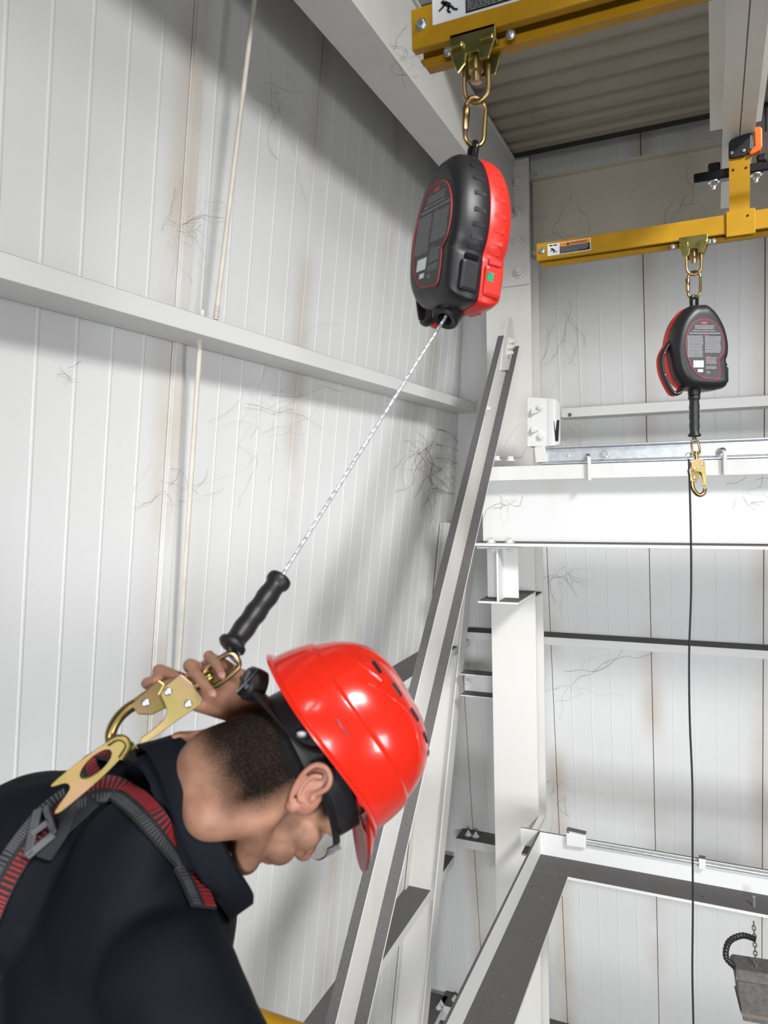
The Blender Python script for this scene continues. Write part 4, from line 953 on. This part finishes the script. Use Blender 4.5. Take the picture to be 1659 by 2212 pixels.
# left hand holding the hook
W = wrL
palm = [V(530, 1535, 1.045), V(500, 1500, 1.020), V(462, 1515, 1.015)]
mcp = [V(520, 1462, 1.004), V(482, 1470, 0.998), V(440, 1488, .992), V(404, 1512, .990)]
for q in mcp: m.cap(W.lerp(palm[0], .35), q, .020, .0115)
m.cap(palm[0], palm[1], .022, .018); m.cap(palm[0], palm[2], .021, .016); m.cap(W, palm[0], .026, .023)
fing = [([V(453, 1419, .962), V(470, 1438, .920), V(482, 1464, .893)], [.0098, .0092, .0084, .0070]),
        ([V(411, 1438, .955), V(436, 1472, .912), V(463, 1502, .886)], [.0102, .0097, .0090, .0076]),
        ([V(344, 1449, .960), V(362, 1459, .942), V(392, 1470, .928)], [.0098, .0092, .0084, .0072]),
        ([V(318, 1476, .962), V(324, 1474, .948), V(338, 1470, .938)], [.0088, .0082, .0076, .0064])]
for a, (pp, rr) in zip(mcp, fing): m.chain([a] + pp, rr, 16)
m.chain([V(560, 1560, 1.045), V(490, 1582, 1.000), V(430, 1592, .965), V(378, 1590, .945)], [.020, .0125, .0105, .0085], 16)
# right hand (below the frame): palm, four fingers and thumb, slightly curled
hd = (wrR - elR).normalized(); hs = hd.cross(Vector((0,0,1))).normalized(); hn = hd.cross(hs)
m.cap(wrR, wrR + hd*.05, .026, .030)
for i in range(4):
    b0 = wrR + hd*.085 + hs*(.028 - .018*i); m.chain([wrR + hd*.04 + hs*(.02 - .012*i), b0, b0 + hd*.035 - Vector((0,0,.012)), b0 + hd*.045 - Vector((0,0,.04))], [.014, .0095, .0085, .007])
m.chain([wrR + hd*.02 + hs*.03, wrR + hd*.05 + hs*.055, wrR + hd*.08 + hs*.055 - Vector((0,0,.02))], [.014, .011, .0085])
bme = voxel(m, 0.0025, 6, 0.5, 'body')
inv = WM[person].inverted()
_b = bmesh.new(); _b.from_mesh(bme); _sel = []
for v in _b.verts:
    d = v.co - HO; x, y, z = d.dot(hF)*1000, d.dot(hL)*1000, d.dot(hU)*1000
    if -150 < z < -12 and x < 62 + 0.3*z and abs(y) < 90 and d.length < .18: _sel.append(v)
for _ in range(40): bmesh.ops.smooth_vert(_b, verts=_sel, factor=0.5, use_axis_x=True, use_axis_y=True, use_axis_z=True)
_b.to_mesh(bme); _b.free()
ha = bme.attributes.new('hair', 'FLOAT', 'POINT'); ra = bme.attributes.new('red', 'FLOAT', 'POINT')
def ss(a, b, x):
    t = min(1, max(0, (x-a)/(b-a))); return t*t*(3-2*t)
hv = []; rv = []
def segd(p, a, b):
    ab = b - a; t = min(1, max(0, (p - a).dot(ab)/ab.length_squared)); return (p - (a + ab*t)).length
hsegs = [(W, palm[0], .040), (palm[0], palm[1], .034), (palm[0], palm[2], .034), (elL, wrL, .045), (V(560, 1560, 1.045), V(490, 1582, 1.0), .024), (V(490, 1582, 1.0), V(378, 1590, .945), .018)]
for a, (pp, rr) in zip(mcp, fing):
    q = [palm[1], a] + pp
    hsegs += [(q[i], q[i+1], .018) for i in range(len(q)-1)]
def inhand(p): return any(segd(p, a, b) < r for a, b, r in hsegs)
nails = []
for v in bme.vertices:
    d = v.co - HO; x, y, z = d.dot(hF)*1000, d.dot(hL)*1000, d.dot(hU)*1000
    h = r = 0.0
    if d.length < 0.20 and not inhand(v.co):
        wob = 8*noise.noise(Vector((x, y, z))*.035)
        back = ss(-112, -50, z + wob) * ss(2, -26, x + wob)
        top = ss(4, 22, z + wob*.5) * ss(62, 44, x)
        burn = ss(-22, 4, z + wob*.5) * ss(8, 16, x) * ss(42, 30, x + wob*.5) * 0.9
        beard = 0.34 * ss(6, -22, z) * ss(6, 26, x) * ss(-98, -84, z) + 0.16*ss(-24, -42, z)*ss(55, 85, x)
        neck = 0.10 * ss(-130, -60, z) * ss(20, -20, x)
        brow = 0.85 * ss(18, 23, z) * ss(36, 31, z) * ss(78, 88, x)
        h = max(back, top, burn, beard, neck, brow)
        r = 0.5*ss(100, 112, x)*ss(-34, -20, z) + 0.8*ss(86, 95, x)*ss(-68, -62, z)*ss(-42, -48, z)
    else:
        for (pp, rr) in fing:
            r = max(r, 0.75*ss(.016, .004, (v.co - pp[-1]).length))
    hv.append(h); rv.append(min(1, r))
ha.data.foreach_set('value', hv); ra.data.foreach_set('value', rv)
bme.transform(inv); bme.update()
body = link('body', bme, M['skin'], person, 180)
for (pp, rr) in fing[:3]:
    d = (pp[-1] - pp[-2]).normalized(); n = (-ray(470, 1490)).normalized(); n = (n - d*n.dot(d)).normalized(); s = d.cross(n)
    q = pp[-1] + n*rr[-1]*.86 + d*.0015
    MB().ball(q, (.0046, .0062, .0016), Matrix((s, d, n)).transposed(), 12, 8).build('nail', M['nail'], body, 60)
# ear
EO = V(668, 1706, .872); ey = (CAM_R*.62 - CAM_D*.785).normalized(); ez = (T_ + CAM_R*-.25 - CAM_D*0.05); ez = (ez - ey*ez.dot(ey)).normalized(); ex = ey.cross(ez)
def E(x, y, z=0): return EO + ex*(x*.001) + ey*(y*.001) + ez*(z*.001)
EMt = Matrix((ex, ey, ez)).transposed()
m = MB()
m.ball(E(0, 4, -3), (.015, .026, .0035), EMt, 20, 10)
hx = smoothpath([E(6,-2,1), E(11,6,3), E(15,18,5), E(11,29,6), E(0,34,6), E(-11,29,6), E(-16,16,6), E(-16,0,5), E(-13,-14,4), E(-8,-24,3)], 5)
m.tube(hx, [.0036]*len(hx), 10); m.ball(E(-4,-26,1), (.0085,.0095,.0042), EMt, 14, 8)
ax_ = smoothpath([E(3,22,2), E(-6,16,4), E(-9,3,4), E(-6,-10,4), E(1,-16,3)], 5)
m.tube(ax_, [.0034]*len(ax_), 8); m.ball(E(9,-4,2), (.0045,.0065,.004), EMt, 12, 8)
m.ball(E(6,-12,-8), (.014,.022,.012), EMt, 14, 8)
eme = voxel(m, 0.0013, 3, 0.5, 'ear')
ra = eme.attributes.new('red', 'FLOAT', 'POINT'); eme.attributes.new('hair', 'FLOAT', 'POINT')
ra.data.foreach_set('value', [0.45]*len(eme.vertices))
eme.transform(inv); link('ear', eme, M['skin'], person, 180)
# hair: close-cropped cap, tucked in below the hair line
m = MB(); m.ball(H(8, 0, 42), (.1005, .0795, .0885), HMt, 64, 48)
for i, p in enumerate(m.v):
    d = p - HO; x, z = d.dot(hF)*1000, d.dot(hU)*1000; w = 5*noise.noise(p*60) + 3*noise.noise(p*160)
    line = -42 if x < -20 else (-42 + 60*ss(-20, 20, x) if x < 40 else 60)
    k = ss(line - 6, line + 14, z + w); c = H(8, 0, 42)
    m.v[i] = c + (p - c)*(0.90 + 0.10*k)
m.build('hair', M['hair'], person, 180)

# shirt
m = MB()
m.ball(B(-.01, -.23, .045), (.195, .135, .21), TM, 30, 18); m.ball(B(-.01, -.48, .03), (.185, .135, .22), TM, 30, 18); m.ball(V(95, 1890, 1.02), .14); m.ball(V(10, 2150, 1.0), .15)
m.ball(B(.055, -.13, -.025), (.095, .060, .13), TM); m.ball(B(-.075, -.14, -.030), (.095, .060, .13), TM)
m.chain([shR, shR.lerp(elR, .35), elR, elR.lerp(wrR, .25)], [.073, .069, .058, .056], 22)
m.chain([shL, shL.lerp(elL, .4), elL, elL.lerp(wrL, .3)], [.066, .062, .055, .052], 22)
m.cap(shR, B(.05, -.095, .03), .066, .056, 20); m.cap(shL, B(-.05, -.05, .03), .066, .060, 20)
m.ball(B(0, -.06, .045), (.080, .085, .06), TM)
sme = voxel(m, 0.006, 14, 0.5, 'shirt')
def fold(p):
    d = p - C7; a, b, c = d.dot(tr), d.dot(tu), d.dot(tf)
    return 0.004*noise.noise(Vector((a*9, b*22, c*9))) + 0.0025*noise.noise(Vector((a*30, b*16, c*24)))
sme.update()
nv = [v.normal.copy() for v in sme.vertices]
for v, n in zip(sme.vertices, nv): v.co = v.co + n*fold(v.co)
sb = bmesh.new(); sb.from_mesh(sme); SHIRT = BVHTree.FromBMesh(sb); sb.free()
sme.transform(inv); link('shirt', sme, M['shirt'], person, 180)
# collar: stand and fold-over
cb_, cf_ = V(384, 1600, .955), V(525, 1936, .950)
cc = (cb_ + cf_)/2; cA = (cf_ - cb_)/2; cN = cv(.90, .40, -.12); cN = (cN - cA.normalized()*cN.dot(cA.normalized())).normalized()
cB = (T_*.88 + CAM_R*.42 - CAM_D*.10).normalized()
def colring(rad, dn, lift=0):
    out = []
    for i in range(44):
        a = 2*math.pi*i/44
        r = cA*(math.cos(a)*(1 + rad/cA.length)) + cB*(math.sin(a)*(.076 + rad)); 
        out.append(cc + r - cN*(dn*(1 - .12*math.cos(a))) + cN*(.006*math.sin(3*a)))
    return out
prof = [(-.006, .055), (-.004, .030), (-.002, .004), (.003, -.003), (.009, .001), (.012, .022), (.016, .040), (.013, .042), (.009, .026), (.004, .010), (.001, .034), (.0, .055)]
rings = [colring(a, b) for a, b in prof]; rings.append(rings[0])
MB().loft(rings, True, False).build('collar', M['shirt'], person, 60)
# trousers and boots
m = MB()
for s in (-1, 1): m.chain([hipj(s) + Vector((0,0,.02)), knee(s), ank(s)], [.100, .072, .060], 18)
m.ball(hip - Vector((0,0,.02)), (.165, .12, .12), TM)
tme = voxel(m, 0.012, 6, .5, 'trousers'); tme.transform(inv); link('trousers', tme, M['trousers'], person, 180)
for s in (-1, 1):
    a = ank(s); m = MB().cap(a + Vector((0,0,.05)), a - Vector((0,0,.04)), .055, .05).cap(a - Vector((0,0,.055)), a + fw*.17 - Vector((0,0,.06)), .044, .036).box((a.x-.03, a.y-.03, .0), (a.x+.03, a.y+.03, .05))
    bo = voxel(m, 0.008, 4, .5, 'boot')
    for v in bo.vertices: v.co.z = max(v.co.z, 0.001)
    bo.transform(inv); link('boot', bo, M['boot'], person, 180)

# ------------------------------------------------------------------ helmet
kF = cv(.455, -.865, -.20).normalized(); kU = cv(.885, .44, -.14); kU = (kU - kF*kU.dot(kF)).normalized(); kL = kU.cross(kF)
KO = V(694, 1612, 0.975)
KS = .955
def K(x, y, z): return KO + (kF*(x*.001) + kL*(y*.001) + kU*(z*.001))*KS
helm = thing('hard_hat', 'glossy red hard hat on the man’s head', 'hard hat', KO)
def dome(th, v, grow=0.0):
    """th around the rim (0 = front), v 0 at rim .. 1 at crown"""
    c, s = math.cos(th), math.sin(th)
    a = 134 if c > 0 else 138; b = 110
    ph = v*math.pi/2
    k = math.cos(ph)**0.62; z = 138*math.sin(ph)**1.05
    step = 3.2*(1 - ss(.285, .31, v))            # lower band stands proud of the dome
    r = 1.0 + (step + grow)/120.0
    side = (20 + 15*c)*abs(s)**2 * (1 - v)                # rim rises over the ears
    crest = 0.0
    if v > .30:
        w = abs(k*b*s); crest = 3.0*ss(.32, .5, v)*(1 - ss(15, 19, w))
    return (a*k*c*r, b*k*s*r, z + side + crest + grow*math.sin(ph)*.5)
vs = [0, .03, .06, .1, .15, .2, .25, .28, .287, .295, .303, .312, .33, .37, .42, .48, .54, .6, .66, .72, .78, .84, .9, .95, .985]
TH = [2*math.pi*i/96 for i in range(96)]
outer = [[K(*dome(th, v)) for th in TH] for v in vs]
inner = [[K(*dome(th, v, -4)) for th in TH] for v in vs[::-1]]
MB().loft(outer + inner, True, True).build('shell', M['helmet'], helm, 38)
# rain gutter lip round the rim and the peak
lip = []
for th in TH:
    p = Vector(dome(th, 0.0)); d = Vector((p.x, p.y, 0)).normalized(); lip.append((p, d))
def lipring(o, dz): return [K(*(p + d*o + Vector((0, 0, dz)))) for p, d in lip]
rr_ = [lipring(-1, 3), lipring(4.5, 1), lipring(7.5, -1.5), lipring(7.0, -4), lipring(3.0, -2.5), lipring(-2, -1)]; rr_.append(rr_[0])
MB().loft(rr_, True, False).build('rim', M['helmet'], helm, 50)
pk_t, pk_b = [], []
n = 21
for j in range(6):
    f = j/5; rt = []; rb = []
    for i in range(n):
        th = R_(-62 + 124*i/(n-1)); p = Vector(dome(th, 0.0)); e = math.cos(R_(-90 + 180*i/(n-1)))**0.6 if 0 < i < n-1 else 0.0
        q = p + Vector((1, .12*math.sin(th), 0))*(47*f*e) + Vector((0, 0, -16*f*e - 16*f*f*e - 2))
        rt.append(K(*q)); rb.append(K(*(q - Vector((0, 0, 3)))))
    pk_t.append(rt); pk_b.append(rb)
rings = [pk_t[j] + pk_b[j][::-1] for j in range(6)]
MB().loft(rings, True, True).build('peak', M['helmet'], helm, 50)
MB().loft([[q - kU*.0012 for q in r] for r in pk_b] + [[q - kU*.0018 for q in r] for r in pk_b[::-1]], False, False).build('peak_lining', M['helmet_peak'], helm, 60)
# vents near the crown, side slots, moulded arc on the side
for i, (th, v) in enumerate([(-34, .66), (-62, .70), (-92, .72), (-122, .70), (-148, .64)]):
    a = Vector(dome(R_(th), v)); b = Vector(dome(R_(th + 9), v)); c = Vector(dome(R_(th), v + .05)); nn = (b - a).cross(c - a).normalized()
    u = (b - a).normalized(); w = nn.cross(u)
    o = K(*((a+b+c)/3)); R3 = lambda q: kF*q.x + kL*q.y + kU*q.z
    MB().obox(o + R3(nn)*.0004*(1 if nn.dot(a) > 0 else -1), R3(u)*.0095, R3(w)*.0032, R3(nn)*.0014).build('vent', M['black_plastic'], helm, bevel=.001)
for th0, th1, v in ((-118, -108, .17),):
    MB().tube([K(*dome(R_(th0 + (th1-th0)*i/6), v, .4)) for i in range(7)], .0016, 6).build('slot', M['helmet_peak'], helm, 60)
arc = [K(*dome(R_(-130 + 70*i/20), .50 + .16*math.sin(math.pi*i/20), .1)) for i in range(21)]
MB().tube(arc, .0016, 6).build('ridge', M['helmet'], helm, 60)
arc = [K(*dome(R_(-150 + 20*i/8), .52 + .10*i/8, .1)) for i in range(9)]
MB().tube(arc, .0016, 6).build('ridge', M['helmet'], helm, 60)
# headband, ratchet knob, straps
hb_ = [[H(8 + (98+g)*math.cos(a), (78+g)*math.sin(a), 42 + z - 14*(math.cos(a) < -.2)) for a in [2*math.pi*i/48 for i in range(48)]] for g, z in ((1, -14), (5, -13), (5, 13), (1, 14))]
hb_.append(hb_[0]); MB().loft(hb_, True, False).build('headband', M['black_plastic'], helm, 50)
rk = V(545, 1478, .960); rd = (cv(-.80, .35, .42)).normalized()
kn = MB().lathe([(.020,-.014),(.022,-.004),(.022,.006),(.019,.010),(.006,.011)], rk, rd, 24).build('ratchet_knob', M['black_plastic'], helm, 35)
ua = rd.cross(T_).normalized(); ub = rd.cross(ua)
MB().obox(rk + rd*.012, ua*.016, ub*.003, rd*.002).build('knob_bar', M['buckle'], kn)
MB().obox(rk + rd*.012, ub*.016, ua*.003, rd*.002).build('knob_bar', M['buckle'], kn)
MB().loft([[V(x, y, d) for x, y, d in ((508,1497,.940),(560,1443,.945),(566,1452,.955),(540,1510,.950))], [V(x, y, d) for x, y, d in ((515,1503,.955),(566,1449,.960),(572,1458,.965),(548,1513,.962))]]).build('nape_pad', M['black_gloss'], helm, bevel=.003)
MB().tube(smoothpath([V(560,1500,.940), V(600,1545,.918), V(640,1590,.902), V(672,1612,.895), V(715,1618,.893)], 6), .017, 12, flat=(1, .25), up=T_).build('side_strap', M['black_plastic'], helm, 50)
MB().lathe([(.010,0),(.010,.004),(.007,.005)], V(652, 1590, .893), T_, 18).build('strap_button', M['black_gloss'], helm, 35)
MB().lathe([(.011,-.002),(.011,.004),(.008,.006)], V(788, 1722, .905), cv(.3, -.1, .9), 18).build('peg', M['helmet'], helm, 35)

# ------------------------------------------------------------------ safety glasses
gl = thing('safety_glasses', 'clear safety glasses on the man’s face', 'glasses', V(735, 1760, .92))
tp = smoothpath([H(-10,-80,26), H(25,-82,24), H(60,-79,20), H(84,-70,16)], 6)
MB().tube(tp, .0042, 10, flat=(.5, 1.2), up=hL).build('temple_arm', M['black_gloss'], gl, 50)
MB().tube(smoothpath([H(-24,-77,22), H(-16,-80,27), H(-6,-81,27)], 5), .0048, 8, flat=(.6, 1.2), up=hL).build('temple_tip', M['orange'], gl, 50)
LC = [(84,-71), (98,-62), (110,-42), (117,-20), (120,0), (117,20), (110,42), (98,62), (84,71)]
LC = [(p.x, p.y) for p in smoothpath([Vector((a, b, 0)) for a, b in LC], 3)]
def lensring(x, y):
    e = abs(y)/71.0; zt_, zb_ = 24 - 6*e, -14 + 18*e**3 + (10 if abs(y) < 8 else 0)
    return [H(x, y, zt_), H(x + 1, y, (zt_+zb_)/2), H(x, y, zb_), H(x - 1.6, y*.985, zb_), H(x - .6, y*.985, (zt_+zb_)/2), H(x - 1.6, y*.985, zt_)]
MB().loft([lensring(x, y) for x, y in LC]).build('lens', M['lens'], gl, 60)
MB().tube([H(x + .3, y, 24 - 6*abs(y)/71.0) for x, y in LC], .0014, 6).build('lens_rim', M['label_grey'], gl, 60)

# ------------------------------------------------------------------ harness
har = thing('safety_harness', 'black and red full-body harness over the man’s shirt', 'harness', C7)
def on_shirt(x, y, dflt=.85):
    d = ray(x, y).normalized(); hit = SHIRT.ray_cast(CAM_O, d)
    if hit[0] is None: return V(x, y, dflt), -d
    return hit[0], hit[1]
def strap(path, w, name, red_side=1, thick=.0022, lift=.004):
    pts = []; 
    base = smoothpath([Vector((x, y, 0)) for x, y in path], 7)
    for q in base: pts.append(on_shirt(q.x, q.y))
    P = [p for p, n in pts]; Nn = [n for p, n in pts]
    for _ in range(4):
        P = [P[0]] + [(P[i-1] + P[i]*2 + P[i+1])/4 for i in range(1, len(P)-1)] + [P[-1]]
        Nn = [Nn[0]] + [((Nn[i-1] + Nn[i]*2 + Nn[i+1])/4).normalized() for i in range(1, len(P)-1)] + [Nn[-1]]
    tg_ = [(P[min(i+1, len(P)-1)] - P[max(i-1, 0)]).normalized() for i in range(len(P))]
    S = [t.cross(n).normalized() for t, n in zip(tg_, Nn)]
    P = [p + n*lift for p, n in zip(P, Nn)]
    rings = [[p + s*(w/2) - n*thick, p + s*(w/2) + n*thick, p - s*(w/2) + n*thick, p - s*(w/2) - n*thick] for p, s, n in zip(P, S, Nn)]
    st = MB().loft(rings).build(name, M['strap'], har, bevel=.001)
    # dense red cross stitching on one half, grey edge on the other
    m = MB(); L = 0.0; step = .0052
    for i in range(len(P)-1):
        seg = (P[i+1] - P[i]).length; k = max(1, round(seg/step))
        for j in range(k):
            f = (j+.5)/k; p = P[i].lerp(P[i+1], f); s = S[i].lerp(S[i+1], f).normalized()*red_side; n = Nn[i].lerp(Nn[i+1], f).normalized(); tt = tg_[i]
            m.obox(p + s*(w*.24) + n*(thick + .0002), s*(w*.22), tt*.0014, n*.0006)
    m.build('red_stitching', M['strap_red'], st)
    m = MB()
    for i in range(len(P)-1):
        seg = (P[i+1] - P[i]).length; k = max(1, round(seg/.0038))
        for j in range(k):
            f = (j+.5)/k; p = P[i].lerp(P[i+1], f); s = S[i].lerp(S[i+1], f).normalized()*red_side; n = Nn[i].lerp(Nn[i+1], f).normalized(); tt = tg_[i]
            m.obox(p - s*(w*.30) + n*(thick + .0001), s*(w*.16), tt*.0011, n*.0005)
    m.build('grey_edging', M['strap_grey'], st)
    return st
strap([(175,1726), (228,1706), (280,1726), (332,1780), (378,1848), (412,1908), (436,1965)], .036, 'shoulder_strap', -1)
strap([(150,1725), (100,1770), (45,1840), (5,1910), (-40,2010)], .036, 'back_strap', -1)
strap([(205,1700), (190,1660), (215,1632), (260,1640)], .034, 'shoulder_strap', 1)
# dorsal pad and grey buckle
def near(x, y, lift): p, n = on_shirt(x, y); return p - ray(x, y).normalized()*lift
MB().slab([near(x, y, .012) for x, y in ((75,1850),(120,1760),(180,1705),(215,1740),(150,1800),(110,1862))], -T_*.006).build('dorsal_pad', M['strap'], har, bevel=.002)
def bar(p, q, w, name, mat, th=.003):
    a, b = p, q; d = (b - a).normalized(); s = d.cross(T_).normalized(); return MB().obox((a+b)/2, d*((b-a).length/2), s*w, T_*th).build(name, mat, har, bevel=.0015)
q = [near(x, y, .022) for x, y in ((82,1748),(60,1848),(118,1800),(98,1742),(90,1850))]
bar(q[0], q[1], .0055, 'buckle_bar', M['buckle']); bar(q[3], q[2], .0045, 'buckle_bar', M['buckle']); bar(q[2], q[1], .005, 'buckle_bar', M['buckle'])
bar(near(70,1800,.022), near(105,1775,.022), .004, 'buckle_bar', M['buckle'])
# forged dorsal link hooked by the snap hook
link_t = thing('dorsal_link', 'gold forged link joining the harness to the snap hook', 'link', V(190, 1690, .875))
LO = [(250,1597),(264,1592),(274,1597),(278,1612),(268,1630),(245,1655),(215,1684),(178,1716),(131,1754),(119,1752),(150,1706),(142,1692),(116,1699),(112,1694),(156,1656),(203,1622),(232,1604)]
oc = (207, 1651); od = Vector((.74, -.67)); on_ = Vector((.67, .74))
def LP(x, y):           # the plate lies in one plane, nearer the back at its lower end
    f = (x - 115)/160.0; return V(x, y, .868 + .012*f)
outp = [p for p in smoothpath([Vector((x, y, 0)) for x, y in LO], 3, True)]
hole = [(oc[0] + od.x*44*math.cos(a) + on_.x*17*math.sin(a), oc[1] + od.y*44*math.cos(a) + on_.y*17*math.sin(a)) for a in [2*math.pi*i/28 for i in range(28)]]
bm = bmesh.new()
def ringv(pp): 
    vs_ = [bm.verts.new(LP(x, y)) for x, y in pp]; es = [bm.edges.new((vs_[i], vs_[(i+1) % len(vs_)])) for i in range(len(vs_))]; return vs_, es
_, e1 = ringv([(p.x, p.y) for p in outp]); _, e2 = ringv(hole)
res = bmesh.ops.triangle_fill(bm, edges=e1 + e2, use_beauty=True, use_dissolve=False)
ext = bmesh.ops.extrude_face_region(bm, geom=list(bm.faces)); vv = [g for g in ext['geom'] if isinstance(g, bmesh.types.BMVert)]
bmesh.ops.translate(bm, verts=vv, vec=-T_*.006); bmesh.ops.recalc_face_normals(bm, faces=bm.faces)
lm = bpy.data.meshes.new('link_plate'); bm.to_mesh(lm); bm.free(); lm.transform(WM[link_t].inverted())
link('link_plate', lm, M['gold_link'], link_t, None, .0012)
MB().tube(smoothpath([LP(232,1606), LP(252,1594) , LP(270,1597), LP(277,1613), LP(262,1638)], 5), .0042, 10).build('link_bow', M['gold_link'], link_t, 60)

# ================================================================== COBWEBS
def cobweb(px_, py_, wall, n, spread, label, seed, down=0.5, off=0.02, thick=1.0):
    rn = random.Random(seed); f = lwall if wall == 'l' else (bwall if wall == 'b' else wall)
    m = MB()
    for i in range(n):
        x, y = px_ + rn.gauss(0, spread*0.35), py_ + rn.gauss(0, spread*0.35)
        a = rn.choice((rn.gauss(0.5, 0.6), rn.gauss(-0.4, 0.4), rn.gauss(2.2, 0.6))); pts = []
        for s in range(rn.randint(4, 9)):
            o = off*rn.random() + 0.004
            pts.append(f(x, y, o) if wall in ('l', 'b') else f(x, y))
            a += rn.uniform(-0.7, 0.7); st = spread*rn.uniform(0.10, 0.28)
            x += math.cos(a)*st; y += math.sin(a)*st + down*st*0.5
        r = rn.choice((0.00022, 0.0003, 0.0005)) * (1.4 if wall != 'l' else 1.0) * thick
        m.tube(pts, [r*rn.uniform(0.5, 1.6) for _ in pts], 4)
    o = m.build('cobweb', M['web']); tag(o, label, 'cobweb', kind='stuff'); return o
cobweb(935, 975, 'l', 34, 60, 'dense dark cobweb on the left wall beside the brace', 1, thick=2.6)
cobweb(945, 1050, 'l', 22, 40, 'tattered cobweb hanging lower beside the brace', 2, thick=2.4)
cobweb(560, 880, 'l', 20, 130, 'faint cobwebs below the long girt on the left wall', 3, 0)
cobweb(390, 470, 'l', 16, 90, 'faint cobwebs on the left wall by the panel joint', 4, 0.1)
cobweb(600, 180, 'l', 10, 70, 'single dark cobweb strand near the top of the left wall', 5, 1.6)
cobweb(360, 1050, 'l', 12, 60, 'thin cobwebs on the left wall above the hand', 6, 0.1)
cobweb(130, 800, 'l', 5, 40, 'small cobweb strand at far left under the girt', 7, 1.2)
cobweb(1210, 700, 'b', 14, 90, 'wispy cobwebs on the back wall beside the column', 8, 0)
cobweb(1215, 1240, 'b', 20, 46, 'brown cobwebs under the runway beam beside the column', 9, 0.6)
cobweb(1240, 1500, 'b', 9, 90, 'wide faint cobweb on the back wall panels', 10, -0.3)
cobweb(1205, 1700, 'b', 10, 50, 'cobweb strands low beside the column', 11, 0.2)
cobweb(1090, 1095, lambda x, y: atY(x, y, 5.085), 9, 45, 'cobweb on the face of the runway beam', 12, 0.2)
cobweb(1620, 1065, lambda x, y: atY(x, y, 5.085), 9, 45, 'grey cobweb on the runway beam at the right edge', 13, 0.2)
cobweb(1235, 930, lambda x, y: atY(x, y, 5.85), 9, 40, 'cobweb strand beside the end stop', 14, 1.2)
cobweb(1180, 470, lambda x, y: atY(x, y, 5.71), 14, 70, 'cobweb on the eave beam by the column', 15, 0)
cobweb(1480, 440, lambda x, y: atY(x, y, 5.71), 10, 70, 'cobweb on the eave beam at right', 16, 0)
cobweb(880, 130, lambda x, y: atX(x, y, -1.352), 12, 60, 'dark cobweb on the side of the roof beam', 17, 0.6)
cobweb(1140, 240, lambda x, y: atZ(x, y, Z(2.462)), 10, 80, 'cobweb under the roof decking', 18, 0)
cobweb(975, 1660, 'l', 12, 50, 'brown cobweb on the lower left wall beside the post', 19, 0.2, 0.25)

# ================================================================== DEBRIS LYING ON THE DUSTY FLANGES
rn = random.Random(21); m = MB()
for i in range(95):
    if i % 3: c = Vector((rn.uniform(-1.09, -0.885), rn.uniform(3.0, 4.95), Z(-2.554)))
    else: c = Vector((rn.uniform(-0.9, 0.6), rn.uniform(4.78, 4.98), Z(-2.554)))
    a = rn.uniform(0, math.pi); l = rn.uniform(.003, .010); w = rn.uniform(.0012, .0035)
    m.obox(c, Vector((math.cos(a), math.sin(a), rn.uniform(-.1, .2)))*l, Vector((-math.sin(a), math.cos(a), 0))*w, Vector((0, 0, .0012)))
tag(m.build('debris', plain('dead_leaf_bits', (0.13, 0.11, 0.09), 0.9, nscale=9, namt=0.8)), 'scattered dry bits lying on the lower frame flanges', 'debris', kind='stuff')
